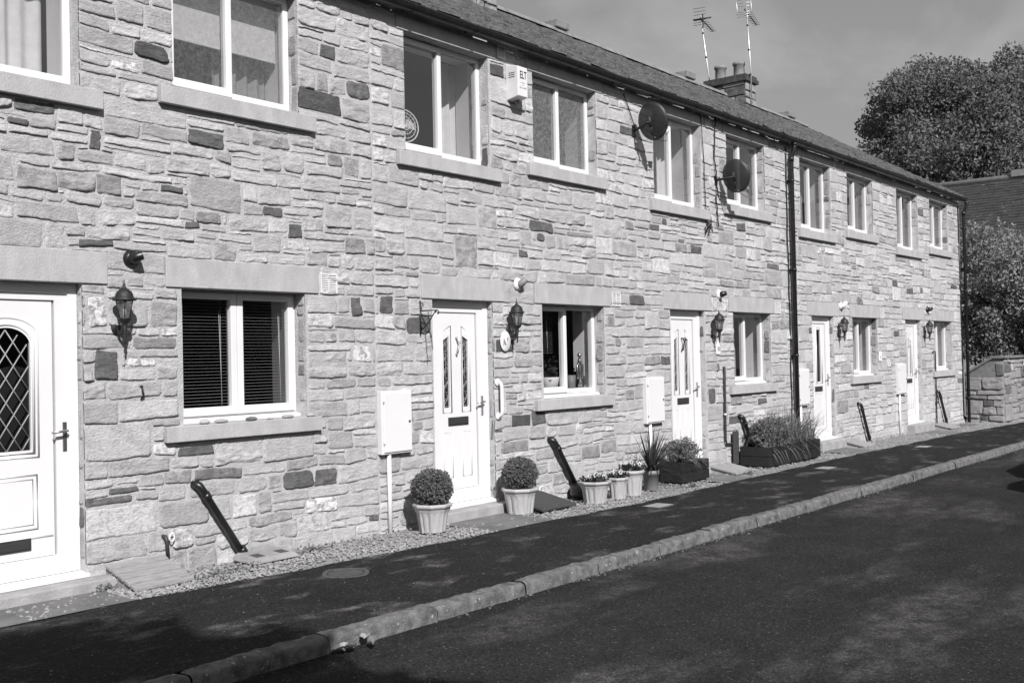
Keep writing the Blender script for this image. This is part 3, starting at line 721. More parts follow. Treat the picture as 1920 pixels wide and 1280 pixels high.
for k, h in enumerate(HOUSES):
    x0, x1 = PARTY[k], PARTY[k+1]
    root = thing('terraced_cottage', CLABEL[k], 'cottage', (x0, 0, gz(x0)), 'stone cottages in the terrace'); h['root'] = root
    # --- wall: mortar backing, jambs and every stone in one mesh
    sel = (cent[SI] >= x0) & (cent[SI] < x1)
    F = SF[sel]; used, inv = np.unique(F.ravel(), return_inverse=True); V = SV3[used]; T = ST[used]; F = inv.reshape(-1, 4)
    mi = [1]*len(F)
    hv = [o for o in OPEN if o[0] > x0 and o[2] < x1]
    MV, MF = holes_quads(x0, x1, -.3, ZT, hv)
    for (a, c, b, d) in hv:
        yr = .16
        for q in [((a, 0, c), (a, 0, d), (a, yr, d), (a, yr, c)), ((b, 0, d), (b, 0, c), (b, yr, c), (b, yr, d)), ((a, 0, d), (b, 0, d), (b, yr, d), (a, yr, d)), ((b, 0, c), (a, 0, c), (a, yr, c), (b, yr, c))]:
            n = len(MV); MV += list(q); MF.append((n, n+1, n+2, n+3))
    for xe in ((x0 if k == 0 else x0+.004), (x1 if k == 4 else x1-.004)):
        n = len(MV); MV += [(xe, 0, -.3), (xe, 7.2, -.3), (xe, 7.2, 5.0), (xe, 0, 5.0), (xe, 3.6, 7.05), (xe, 3.6, 5.0)]
        MF += [(n, n+1, n+2, n+3), (n+3, n+2, n+4, n+5)]
    n = len(MV); xa_, xb_ = (x0 if k == 0 else x0+.004), (x1 if k == 4 else x1-.004); MV += [(xa_, 7.2, -.3), (xb_, 7.2, -.3), (xb_, 7.2, 5.0), (xa_, 7.2, 5.0)]; MF.append((n+1, n, n+3, n+2))
    parts = [(V, F, T)]
    for j, (a, c, b, d) in enumerate(hv):
        for xx, sd_ in ((b, 1), (a, -1)):
            r_ = reveal_stones(xx, .10 if c < .5 else .14, c, d, sd_, 31*k+j*7+sd_)
            if r_: parts.append(r_)
    off = 0; VV, FF, TT = [], [], []
    for (a, b, c) in parts: VV.append(a); FF.append(b+off); TT.append(c); off += len(a)
    nst = sum(len(b) for b in FF)
    VV.append(np.array(MV)); FF.append(np.array(MF)+off); TT.append(np.tile([.4, 0, 0, 1], (len(MV), 1)))
    mi = np.concatenate([np.ones(nst, int), np.zeros(len(MF), int)])
    sm = np.concatenate(VV)
    wall_me = mesh_np('wall', sm, np.concatenate(FF), True, mi, np.concatenate(TT))
    wo = link_mesh('wall', wall_me, [MT['mortar'], MT['stone']], root)
    # --- dressed stone
    def lint(a, b, c, d, y=-.016, name='lintel', mat='dressed'):
        m = MB(); m.box(a, b, y, .155, c, d); return m.build(name, MT[mat], root, bevel=.005)
    d_ = h['d']; lint(d_[0]-.155, d_[1]+.19, 2.216, 2.445)
    w_ = h['w']; lint(w_[0]-.14, w_[1]+.14, 2.216, 2.44)
    for key in ('ul', 'ur'):
        u = h[key]; lint(u[0]-.1, u[1]+.12, 4.761, ZT, -.012)
        lint(u[0]-.13, u[1]+.15, u[2]-.135, u[2]-.001, -.055, 'sill')
    lint(w_[0]-.175, w_[1]+.12, 1.04, 1.159, -.055, 'sill')
    m = MB(); m.box(d_[0]-.06, d_[1]+.2, -.17, .03, gz(d_[0])-.1, .146); m.build('doorstep', MT['step'], root, bevel=.012)
    # --- joinery
    window(root, w_, .14, twin=(k == 0))
    window(root, h['ul'], .12, gl='glass_up'); window(root, h['ur'], .12, gl=('mist', 'frost', 'glass_up', 'glass_up', 'glass_up')[k])
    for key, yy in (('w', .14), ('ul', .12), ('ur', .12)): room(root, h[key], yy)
    door(root, d_, ['arch', 'twin', 'twin', 'strip', 'twin'][k])
    air_vent(root, w_[1]+.165, 2.222)
    if k in (1, 2): air_vent(root, h['ul'][1]+.15, 4.79, .13, .14)
    if k == 3: air_vent(root, h['ul'][1]+.15, 4.79, .1, .13)
    # --- roof
    rng = random.Random(70+k); rb = MB(); nrow = 20; sw = .27
    L = 3.72/nrow
    for i in range(nrow):
        ya = -.12+i*L; yb = ya+L*1.7; n = int((x1-x0)/sw)+1; ofs = rng.uniform(0, sw)
        xx = x0-ofs
        while xx < x1:
            wd = sw*rng.uniform(.75, 1.3); a, b = max(xx, x0), min(xx+wd-.006, x1); xx += wd
            if b-a < .03: continue
            lift = rng.uniform(0, .014); tl = rng.uniform(-.009, .009); e = rng.uniform(-.02, .012)
            za, zb = roof_y(ya)+.03+lift, roof_y(yb)+.008
            if yb > 3.6: yb = 3.6; zb = roof_y(yb)+.008
            rb.hexa([(a, ya+e, za-.03+tl), (b, ya+e, za-.03-tl), (b, yb, zb-.02), (a, yb, zb-.02), (a, ya+e, za+tl), (b, ya+e, za-tl), (b, yb, zb), (a, yb, zb)])
    rb.face([(x1, 7.3, roof_y(-.12)), (x0, 7.3, roof_y(-.12)), (x0, 3.6, roof_y(3.6)), (x1, 3.6, roof_y(3.6))])
    rb.face([(x0, -.1, roof_y(-.1)-.01), (x1, -.1, roof_y(-.1)-.01), (x1, 3.6, roof_y(3.6)-.01), (x0, 3.6, roof_y(3.6)-.01)])
    roof = rb.build('roof', MT['slate'], root, fix=False)
    rm = MB(); xx = x0
    while xx < x1-.05:
        b = min(xx+.45, x1); zc = roof_y(3.6)+.005+rng.uniform(-.006, .006); pr = [(3.6+.15*math.cos(t), zc-.03+.10*math.sin(t)) for t in np.linspace(0, PI, 9)]
        A = [rm.b.verts.new((xx+.004, p[0], p[1])) for p in pr]; B = [rm.b.verts.new((b-.004, p[0], p[1])) for p in pr]
        for i in range(8): rm.b.faces.new([A[i], B[i], B[i+1], A[i+1]])
        rm.b.faces.new(A[::-1]); rm.b.faces.new(B); xx = b
    rm.build('ridge', MT['terracotta'], roof)
    vx = [5.0, 9.6, 14.35, 18.75, 23.6][k]
    rv_ = MB(); rv_.box(vx, vx+.36, 3.44, 3.76, roof_y(3.6)+.05, roof_y(3.6)+.19); rv_.build('ridge_vent', MT['terracotta'], roof, bevel=.02)
    # --- gutter
    gm = MB(); pr = [(-.13-.062*math.cos(t), 4.957-.062*math.sin(t)) for t in np.linspace(0, PI, 11)]
    pr = [(-.196, 4.962), (-.196, 4.955)]+pr[1:]; inn = [(p[0]*.97-.0035, p[1]+.006) for p in pr]
    for row, nx_ in ((pr, 1), (inn[::-1], 1)):
        A = [gm.b.verts.new((x0, p[0], p[1])) for p in row]; B = [gm.b.verts.new((x1, p[0], p[1])) for p in row]
        for i in range(len(row)-1): f = gm.b.faces.new([A[i], B[i], B[i+1], A[i+1]]); f.smooth = True
    gm.box(x0, x1, -.198, -.186, 4.952, 4.964)
    gut = gm.build('gutter', MT['gutter'], root)
    for i in range(5):
        bx = x0+.4+.9*i
        if bx > x1-.1: break
        bm_ = MB(); A = [(-.13-.069*math.cos(t), 4.957-.069*math.sin(t)) for t in np.linspace(-.25, PI+.1, 13)]
        for (a, b), (c, d) in zip(A[:-1], A[1:]):
            bm_.face([(bx, a, b), (bx+.028, a, b), (bx+.028, c, d), (bx, c, d)])
        bm_.box(bx, bx+.028, -.066, .0, 4.93, 4.965); bm_.build('gutter_bracket', MT['black'], gut, fix=False)
    h['roof'] = roof

# chimneys -----------------------------------------------------------
def chimney(root, x0, x1, y0, y1, ztop, zb, pots, seed):
    sts = []
    V0, F0, T0 = [], [], []; off = 0
    for (u0, u1, fn, sd_) in ((y0, y1, lambda u, z, hh: np.stack([x0-hh, u, z], 1), -1), (x0, x1, lambda u, z, hh: np.stack([u, y0-hh, z], 1), 1), (x0, x1, lambda u, z, hh: np.stack([u, y1+hh, z], 1), -1), (y0, y1, lambda u, z, hh: np.stack([x1+hh, u, z], 1), 1)):
        la = layout(u0, u1, zb, ztop-.13, [], (), (), seed, .06, .05, (3, 8), ((3, 2), (4, 3)), 0)
        V, F, T, I = stones_np(la, lambda q: .05, (), seed, .008, (.006, .02), 1.2, .5, .2, .17)
        V0.append(fn(V[:, 0], V[:, 1], V[:, 2])); F0.append((F if sd_ > 0 else F[:, ::-1])+off); T0.append(T); off += len(V); seed += 1
    c = MB(); c.box(x0, x1, y0, y1, zb, ztop); c.box(x0-.06, x1+.06, y0-.06, y1+.06, ztop-.13, ztop-.05); c.box(x0-.03, x1+.03, y0-.03, y1+.03, ztop-.05, ztop+.02)
    me = bpy.data.meshes.new('t'); c.b.normal_update(); c.b.to_mesh(me); c.b.free()
    cv = np.array([v.co[:] for v in me.vertices]); cf = np.array([p.vertices[:] for p in me.polygons])
    nst = sum(len(f) for f in F0)
    cv[:, 2] += .0
    V0.append(cv); F0.append(cf+off); T0.append(np.tile([.085, .0, .6, 1], (len(cv), 1)))
    o = link_mesh('chimney', mesh_np('chimney', np.concatenate(V0), np.concatenate(F0), False, None, np.concatenate(T0)), MT['stone'], root)
    for (px, py, hh) in pots:
        p = MB(); p.lathe([(.125, ztop+.0), (.12, ztop+.05), (.115, ztop+hh*.8), (.135, ztop+hh*.84), (.138, ztop+hh), (.115, ztop+hh), (.105, ztop+hh*.6)], (px, py, 0), seg=20, caps=False); p.build('chimney_pot', MT['potclay'], o)
chimney(HOUSES[3]['root'], 20.50, 20.98, 3.05, 3.99, 7.52, 6.2, [(20.74, 3.30, .34), (20.74, 3.74, .34)], 91)
chimney(HOUSES[1]['root'], 11.72, 12.22-.02, 2.98, 4.3, 8.4, 6.2, [(11.96, 3.4, .3)], 95)

# downpipes ----------------------------------------------------------
def downpipe(x, y, label, feet):
    t = thing('downpipe', label, 'downpipe', (x, y, gz(x)), 'black rainwater downpipes')
    m = MB(); m.tube([(x, -.13, 4.90), (x, -.13, 4.84), (x, y-.02, 4.72), (x, y, 4.66), (x, y, gz(x)+feet)], .034, 14)
    m.tube([(x, y, 4.62), (x, y, 4.70)], .041, 14); m.tube([(x, -.13, 4.905), (x, -.13, 4.87)], .05, 14); m.build('pipe', MT['gutter'], t)
    for z in (4.3, 2.9, 1.55, .5):
        c = MB(); c.tube([(x, y, z), (x, y, z+.035)], .042, 14); c.box(x-.06, x+.06, y+.02, 0, z+.005, z+.03); c.build('pipe_clip', MT['black'], t)
downpipe(15.70, -.075, 'tall black downpipe on the wall between the dish windows and the planter trough', .25)
downpipe(24.88, -.06, 'black downpipe at the far gable corner of the terrace', .0)
m = MB(); m.tube([(24.60, -.02, 4.8), (24.62, -.025, 3), (24.64, -.02, 1.5), (24.63, -.02, .05)], .014, 6)
tag(m.build('cable', MT['black'], None, (24.63, -.02, .05)), 'thin black cable running down the wall beside the far corner downpipe', 'cable', 'black cables on the wall')

# ------------------------------------------------------------------ leaves
def rand_unit(rng, n):
    v = rng.normal(size=(n, 3)); return v/np.linalg.norm(v, axis=1, keepdims=True)
def leaf_mesh(name, P, size, rng, aspect=.55, nrm=None, nb=.0, fold=.25):
    """one folded four-sided leaf per point"""
    n = len(P); nn = rand_unit(rng, n)
    if nrm is not None: nn = nn*(1-nb)+nrm*nb; nn /= np.linalg.norm(nn, axis=1, keepdims=True)
    t = np.cross(nn, rand_unit(rng, n)); t /= np.linalg.norm(t, axis=1, keepdims=True)+1e-9; b = np.cross(nn, t)
    s = np.asarray(size).reshape(-1, 1)*np.ones((n, 1))
    V = np.stack([P-t*s*.5, P+b*s*aspect*.5+nn*s*fold*.3, P+t*s*.5, P-b*s*aspect*.5+nn*s*fold*.3], 1).reshape(-1, 3)
    i = np.arange(n)*4; F = np.stack([i, i+1, i+2, i+3], 1)
    return mesh_np(name, V, F, False)
def crown_points(rng, c, r, nclump, per, cl=(.5, .95), shell=.55, flat=.75):
    """leaf positions gathered in clumps spread through an uneven crown"""
    c = np.array(c); r = np.array(r); d = rand_unit(rng, nclump); rad = rng.uniform(shell, 1.0, nclump)[:, None]**.6
    lump = (1+.22*vnoise(d[:, 0]*2.3, d[:, 1]*2.3, d[:, 2]*2.3+c[0]))[:, None]
    cc = c+d*rad*r*lump; out = []
    for q in cc:
        k = rng.uniform(*cl); n = int(per*rng.uniform(.6, 1.3)); dd = rand_unit(rng, n)*(rng.uniform(.25, 1, n)[:, None]**.5)*k
        dd[:, 2] *= flat; out.append(q+dd)
    return np.concatenate(out), cc
def make_tree(label, base, c, r, nclump, per, lsize, seed, mat='tree', name='tree', group=None, trunk_r=.3, cl=(.5, .95), cat='tree', shell=.55, nlimb=26):
    rng = np.random.default_rng(seed); root = thing(name, label, cat, base, group)
    P, cc = crown_points(rng, c, r, nclump, per, cl, shell)
    link_mesh('crown', leaf_mesh('crown', P, rng.uniform(lsize*.6, lsize*1.3, len(P)), rng), MT[mat], root)
    m = MB(); b = np.array(base); c = np.array(c); fork = b+(c-b)*.45
    m.tube([tuple(b), tuple(b+(fork-b)*.5+[.05, .08, 0]), tuple(fork), tuple(b+(c-b)*.8)], [trunk_r*1.15, trunk_r*.9, trunk_r*.7, trunk_r*.35], 9)
    for q in cc[:nlimb]:
        s = b+(c-b)*rng.uniform(.4, .8); mid = s*.5+q*.5+np.array([0, 0, .12*np.linalg.norm(q-s)])
        m.tube([tuple(s), tuple(mid), tuple(q)], [trunk_r*.32, trunk_r*.2, trunk_r*.06], 6)
    m.build('trunk', MT['bark'], root); return root
def blades(name, mat, parent, specs, loc=(0, 0, 0)):
    """strap leaves: (origin, direction, length, width, droop)"""
    V, F = [], []
    for (o, d, L, w_, dr) in specs:
        p = Vector(o); d = Vector(d).normalized(); n = 6; sidev = d.cross(Vector((0, 0, 1)))
        if sidev.length < .05: sidev = Vector((1, 0, 0))
        sidev.normalize(); b0 = len(V)
        for i in range(n+1):
            f = i/n; ww = w_*(1-f**2.2)*.5+.0006
            V += [tuple(p-sidev*ww), tuple(p+Vector((0, 0, -.15*ww))), tuple(p+sidev*ww)]
            d = (d+Vector((0, 0, -dr/n))).normalized(); p = p+d*(L/n)
        for i in range(n):
            for k in (0, 1): q = b0+3*i+k; F.append((q, q+1, q+4, q+3))
    return link_mesh(name, mesh_np(name, V, F, True), MT[mat], parent, loc)

# ------------------------------------------------------------------ lanterns (first one built, the rest copied)
def lantern(loc, label):
    x, y, z = loc; t = thing('wall_lantern', label, 'lantern', loc, 'black coach lanterns on the terrace wall')
    yc = -.125
    def P(dx, dy, dz): return (x+dx, y+dy, z+dz)
    m = MB(); m.lathe([(.052, 0), (.056, .006), (.05, .014), (.0, .018)], P(0, -.0, -.10), (0, -1, 0), 20, rf=lambda th, i: 1/math.sqrt((math.cos(th)/1.0)**2*2.2+(math.sin(th))**2*.75))
    m.build('backplate', MT['iron'], t)
    a = MB(); a.tube([P(0, -.01, -.10), P(0, -.05, -.15), P(0, -.10, -.15), P(0, yc, -.10), P(0, yc, -.06)], [.012, .012, .011, .012, .016], 8)
    a.lathe([(.004, -.23), (.009, -.215), (.006, -.20), (.014, -.175), (.010, -.15), (.022, -.10), (.018, -.085), (.040, -.065), (.046, -.055), (.046, -.045)], P(0, yc, 0), seg=12)
    a.build('arm', MT['iron'], t)
    g_ = MB(); g_.lathe([(.036, -.045), (.064, .085)], P(0, yc, 0), seg=6, caps=False, smooth=False); gl_ = g_.build('glass', MT['lampglass'], t, fix=False)
    b_ = MB(); b_.lathe([(.013, -.04), (.013, .02), (.0, .03)], P(0, yc, 0), seg=10); b_.build('bulb', MT['white'], t)
    c = MB()
    for k in range(6):
        th = 2*PI*k/6; c.tube([P(.037*math.cos(th), yc+.037*math.sin(th), -.048), P(.066*math.cos(th), yc+.066*math.sin(th), .088)], .0042, 5)
    c.lathe([(.047, -.052), (.047, -.040)], P(0, yc, 0), seg=12); c.build('cage', MT['iron'], t)
    r_ = MB(); r_.lathe([(.0, .08), (.066, .082), (.084, .084), (.084, .092), (.066, .104), (.062, .125), (.052, .148), (.030, .165), (.018, .17), (.018, .178), (.008, .184), (.012, .194), (.005, .205), (.0025, .235)], P(0, yc, 0), seg=16)
    r_.build('lamp_roof', MT['iron'], t); return t
LAMPS = [(4.14, 2.01, 'largest and nearest black wall lantern, between the arched glass door and the blind window'),
         (8.64, 2.01, 'black wall lantern above the oval number plaque'),
         (13.09, 2.00, 'black wall lantern directly above the small white number sign'),
         (17.57, 2.01, 'black wall lantern between the part-glazed plain door and its curtained window'),
         (22.08, 2.01, 'smallest and farthest black wall lantern, near the far gable end')]
L0 = lantern((LAMPS[0][0], 0, LAMPS[0][1]), LAMPS[0][2])
for x, z, lb in LAMPS[1:]: dup(L0, (x, 0, z), lb)

# flue outlets above the lanterns
def flue(x, z, fl, nozzle, label, up=0.2):
    t = thing('flue_outlet', label, 'flue', (x, 0, z), 'flue outlets on the terrace wall')
    m = MB(); m.lathe([(.064, 0), (.067, .012), (.06, .022), (.052, .03), (.047, .04)], (x, -.002, z), (0, -1, 0), 20); m.build('flange', MT[fl], t)
    n = MB(); n.tube([(x, -.03, z), (x, -.06, z), (x+.015, -.078, z+.02*up*4), (x+.042, -.09, z+.03*up*5)], [.042, .041, .037, .033], 14, caps=False)
    n.tube([(x, -.03, z), (x, -.06, z), (x+.015, -.077, z+.02*up*4), (x+.036, -.088, z+.028*up*5)], [.034, .033, .03, .0], 12, caps=False)
    n.build('nozzle', MT[nozzle], t)
flue(4.27, 2.41, 'black', 'black', 'stubby black flue outlet above the nearest lantern', .15)
flue(8.81, 2.41, 'white', 'greypot', 'white flue outlet with grey nozzle above the number plaque lantern', .3)
flue(13.32, 2.45, 'white', 'black', 'flue outlet with white collar and black nozzle above the third lantern', .1)
flue(17.72, 2.40, 'white', 'white', 'all white flue outlet above the fourth lantern', .4)
flue(22.32, 2.44, 'black', 'black', 'small far black flue outlet with beak-like nozzle above the farthest lantern', .1)

# meter boxes
def meter_box(x0, x1, z0, z1, zg, label, pole=True):
    t = thing('meter_box', label, 'meter box', (x0, 0, z0), 'white meter boxes on the wall')
    e = -.062; m = MB(); m.box(x0, x1, e, .0, z0, z1); b = m.build('box', MT['upvc_old'], t, bevel=.006)
    m = MB(); m.box(x0+.022, x1-.012, e-.014, e, z0+.018, z1-.018); dr = m.build('lid', MT['upvc'], t, bevel=.006)
    m = MB(); m.lathe([(.012, 0), (.012, .006), (.008, .008)], (x1-.045, e-.014, (z0+z1)/2), (0, -1, 0), 10); m.build('lock', MT['dishgrey'], t)
    m = MB()
    for zz in (z0+.09, z1-.11): m.tube([(x0+.02, e-.012, zz), (x0+.02, e-.012, zz+.035)], .007, 8)
    m.build('hinge', MT['upvc_old'], t)
    if pole: m = MB(); m.tube([(x0+.115, -.03, z0+.01), (x0+.115, -.03, zg-.05)], .021, 12); m.build('conduit', MT['upvc'], t)
meter_box(6.72, 7.11, .765, 1.345, gz(6.8), 'largest white meter box on a pole, at the left of the topiary pot')
meter_box(11.27, 11.69, .765, 1.345, gz(11.3), 'white meter box behind the spiky plant and shrub planter')
meter_box(15.80, 16.2, .77, 1.35, gz(15.9), 'white meter box right beside the tall mid-terrace downpipe')
meter_box(20.36, 20.78, .77, 1.35, gz(20.4), 'farthest white meter box on a pole beside the last door')

# satellite dishes
def dish(mx, mz, c, lnb, label):
    t = thing('satellite_dish', label, 'satellite dish', (mx, 0, mz), 'satellite dishes on the terrace wall')
    c = Vector(c); n = Vector((.97, .04, .25)).normalized(); lnb = Vector(lnb)
    u = Vector((0, 0, 1)); u = (u-n*u.dot(n)).normalized(); v = n.cross(u)
    m = MB(); rings = []
    for sgn, offn in ((1, 0.0), (-1, .006)):
        for i in range(7):
            f = i/6; ring = []
            for k in range(32):
                th = 2*PI*k/32; p = c+u*(.235*f*math.sin(th))+v*(.205*f*math.cos(th))+n*(.055*f*f+offn)
                ring.append(m.b.verts.new(p))
            rings.append(ring)
    for base in (0, 7):
        for i in range(1, 6):
            for k in range(32):
                f_ = m.b.faces.new([rings[base+i][k], rings[base+i][(k+1) % 32], rings[base+i+1][(k+1) % 32], rings[base+i+1][k]]); f_.smooth = True
        m.b.faces.new(rings[base+1])
    for k in range(32): m.b.faces.new([rings[6][k], rings[6][(k+1) % 32], rings[13][(k+1) % 32], rings[13][k]])
    m.build('reflector', MT['dishmesh'], t)
    m = MB(); m.tube([(mx, -.0, mz-.01), (mx, -.05, mz), tuple(c-n*.09-u*.0+Vector((0, .0, 0))), tuple(c-n*.02)], .017, 10)
    m.box(mx-.035, mx+.035, -.012, .0, mz-.085, mz+.06)
    q = c-n*.035; m.tube([tuple(q+u*.06), tuple(q-u*.06)], .022, 8); m.tube([tuple(q-u*.04), tuple(c-n*.02-u*.16)], .012, 8); m.build('bracket', MT['iron'], t)
    a = MB(); a.tube([tuple(c-u*.2+n*.03), tuple(lnb-n*.02-u*.015)], .009, 8); a.build('arm', MT['greypot'], t)
    l = MB(); l.tube([tuple(lnb+n*.03), tuple(lnb), tuple(lnb-n*.035), tuple(lnb-n*.05)], [.022, .026, .032, .03], 12); l.tube([tuple(lnb), tuple(lnb-u*.04+n*.0)], [.022, .014], 10); l.build('receiver', MT['upvc_old'] if mx < 12 else MT['greypot'], t)
    w_ = MB(); w_.tube([tuple(lnb-u*.03), tuple(lnb-u*.12-v*.01), tuple(c-u*.23+n*.06), tuple(c-u*.18+n*.01)], .004, 5); w_.build('cable', MT['black'], t)
dish(11.20, 4.43, (11.13, -.30, 4.48), (11.36, -.38, 4.385), 'upper left satellite dish beside the narrow bathroom window')
dish(13.30, 4.05, (13.31, -.30, 4.07), (13.53, -.38, 3.91), 'lower right satellite dish in front of a casement window')

# alarm box with lettering
def text_mesh(txt, size, loc, name, mat, parent, squash=1.0, rot=(PI/2, 0, 0)):
    cu = bpy.data.curves.new('lettering', 'FONT'); cu.body = txt; cu.size = size; cu.extrude = .0008; cu.align_x = 'CENTER'; cu.align_y = 'CENTER'; cu.offset = size*.012
    o = bpy.data.objects.new('t', cu); COL.objects.link(o); bpy.context.view_layer.update()
    me = bpy.data.meshes.new_from_object(o.evaluated_get(bpy.context.evaluated_depsgraph_get())); bpy.data.objects.remove(o)
    from mathutils import Euler
    me.transform(Matrix.Translation(loc) @ Euler(rot).to_matrix().to_4x4() @ Matrix.Diagonal((squash, 1, 1, 1)))
    return link_mesh(name, me, MT[mat], parent)
t = thing('alarm_box', 'white burglar alarm box lettered ELT below the eaves', 'alarm box', (8.76, 0, 4.36))
m = MB(); ax0, ax1, ae = 8.69, 8.855, -.17
m.hexa([(ax0, ae, 4.385), (ax1, ae, 4.385), (ax1, 0, 4.355), (ax0, 0, 4.355), (ax0, ae, 4.70), (ax1, ae, 4.70), (ax1, 0, 4.745), (ax0, 0, 4.745)]); m.build('case', MT['upvc_old'], t, bevel=.008)
m = MB()
for i in range(3): m.box(ax0-.002, ax0+.004, -.125, -.045, 4.635-.022*i, 4.642-.022*i)
m.build('sounder_slot', MT['dark'], t)
text_mesh('ELT', .115, ((ax0+ax1)/2+.005, ae-.0015, 4.61), 'lettering', 'ink', t, .62)
m = MB(); rr = random.Random(3)
for zz, n_ in ((4.525, 6), (4.50, 2), (4.47, 9)):
    for i in range(n_):
        xx = (ax0+ax1)/2+(i-n_/2)*.0135+.004; m.box(xx, xx+.006+rr.random()*.004, ae-.0015, ae+.001, zz, zz+.006+rr.random()*.012)
m.build('small_print', MT['inkgrey'], t)
m = MB(); m.lathe([(.03, 0), (.03, .012), (.022, .03), (.0, .038)], ((ax0+ax1)/2+.03, -.06, 4.365), (0, 0, -1), 14); m.build('strobe', MT['greypot'], t)

# grab rail, plaque, number sign, hanging bracket, hooks
m = MB(); m.tube([(8.44, -.0, 1.37), (8.44, -.035, 1.375), (8.44, -.062, 1.35), (8.44, -.065, 1.32), (8.44, -.065, 1.08), (8.44, -.062, 1.05), (8.44, -.035, 1.02), (8.44, 0, 1.025)], .018, 12)
t = thing('grab_rail', 'white vertical grab rail on the wall right of the twin-glazed white door', 'grab rail', (8.44, 0, 1.2)); m.build('rail', MT['white'], t)
m = MB()
for zz in (1.372, 1.022): m.lathe([(.04, 0), (.04, .012), (.03, .02), (.019, .024)], (8.44, -.004, zz), (0, -1, 0), 16)
m.build('rail_flange', MT['white'], t)
t = thing('house_plaque', 'oval white ceramic plaque with number 9 and a small animal drawing', 'plaque', (8.57, -.02, 1.80))
m = MB(); m.lathe([(.098, 0), (.1, .008), (.094, .014), (.0, .015)], (8.57, -.014, 1.80), (0, -1, 0), 32, rf=lambda th, i: 1/math.sqrt((math.cos(th)/.82)**2+(math.sin(th)/1.08)**2)); m.build('plate', MT['white'], t)
text_mesh('9', .062, (8.595, -.0305, 1.815), 'number', 'inkgrey', t)
m = MB(); m.prism([(8.525, 1.755), (8.535, 1.75), (8.54, 1.775), (8.565, 1.752), (8.575, 1.758), (8.565, 1.79), (8.548, 1.815), (8.542, 1.83), (8.53, 1.826), (8.527, 1.80)], .001, -.0305); m.build('drawing', MT['inkgrey'], t)
t = thing('number_sign', 'small white tall house number sign reading 10 under the third lantern', 'house sign', (13.25, -.01, 1.70))
m = MB(); m.prism([(13.19, 1.615), (13.30, 1.615), (13.30, 1.74), (13.275, 1.765), (13.27, 1.79), (13.22, 1.79), (13.215, 1.765), (13.19, 1.74)], .012, -.022); m.build('plate', MT['white'], t, bevel=.003)
text_mesh('10', .085, (13.245, -.0235, 1.685), 'number', 'ink', t, .8)
t = thing('house_plaque', 'small white ceramic plaque on the wall left of the last door', 'plaque', (19.53, -.01, 1.5))
m = MB(); m.box(19.475, 19.60, -.024, -.006, 1.42, 1.60); m.build('plate', MT['white'], t, bevel=.006)
m = MB(); m.prism([(19.52, 1.47), (19.535, 1.465), (19.56, 1.50), (19.545, 1.52), (19.525, 1.515)], .001, -.0255); m.build('drawing', MT['inkgrey'], t)
m = MB(); bx, bz = 7.30, 2.15
m.tube([(bx, -.018, 2.19), (bx, -.018, 1.86)], .007, 6)
m.tube([(bx, -.02, 2.09), (bx, -.24, 2.09)], .006, 6)
m.tube([(bx, -.02, 1.90)]+[(bx, -.02-.2*f, 1.90+.19*f-.02*math.sin(PI*f)) for f in (.3, .6, 1)], .006, 6)
for cy, cz, r_ in ((-.245, 2.065, .028), (-.045, 2.15, .022), (-.05, 1.97, .02)): m.tube([(bx, cy+r_*(1-.1*q)*math.cos(q*.75), cz+r_*(1-.1*q)*math.sin(q*.75)) for q in range(9)], .005, 5)
t = thing('hanging_bracket', 'scrolled black iron hanging basket bracket with chain left of a white door', 'bracket', (bx, 0, 1.86)); m.build('bracket', MT['iron'], t)
m = MB()
for i in range(13):
    zz = 2.06-.027*i; yy = -.12-.004*i
    m.tube([(bx+(.007*math.cos(a) if i % 2 else 0), yy+(0 if i % 2 else .007*math.cos(a)), zz+.016*math.sin(a)) for a in np.linspace(0, 2*PI, 9)[:-1]], .0028, 4, closed=True)
m.build('chain', MT['iron'], t)
def hook(x, z, label):
    m = MB(); m.tube([(x, 0, z+.03), (x, -.03, z+.035), (x, -.035, z), (x+.012, -.03, z-.035), (x, -.012, z-.06)], .007, 6); tag(m.build('wall_hook', MT['iron'], None, (x, 0, z)), label, 'hook', 'iron hooks on the wall')
hook(4.33, 1.44, 'small black iron hook on the wall below the nearest lantern')
hook(13.22, 1.44, 'small black iron hook on the wall below the number 10 sign')

# waste pipes
def waste(xa, za, xb, zb, label, r_=.0285):
    t = thing('waste_pipe', label, 'waste pipe', (xb, 0, zb), 'sloping black waste pipes on the wall')
    m = MB(); d = Vector((xb-xa, 0, zb-za)).normalized()
    m.tube([(xa-.02, .0, za+.012), (xa-.012, -.03, za+.015), (xa+.0, -.055, za), (xa+d.x*.04, -.062, za+d.z*.04), (xb, -.065, zb-.03)], [r_*1.15, r_*1.15, r_*1.1, r_, r_], 14)
    m.build('pipe', MT['black'], t)
    m = MB()
    for f, rr in ((.10, 1.2), (.86, 1.2)):
        p = Vector((xa, -.063, za)).lerp(Vector((xb, -.065, zb)), f); m.tube([tuple(p), tuple(p+d*.05)], r_*rr, 14)
    m.build('coupling', MT['black'], t)
waste(4.79, .69, 5.215, .08, 'nearest and thickest sloping black waste pipe below the blind window')
waste(9.33, .70, 9.82, .06, 'sloping black waste pipe behind the three fluted flower pots', .032)
waste(13.86, .70, 14.3, .04, 'sloping black waste pipe mostly hidden behind the long grass trough', .03)
waste(18.40, .67, 18.79, .0, 'sloping black waste pipe right of the fourth timber lid', .027)
waste(22.80, .72, 23.25, .06, 'farthest sloping black waste pipe, under the last ground floor window', .027)

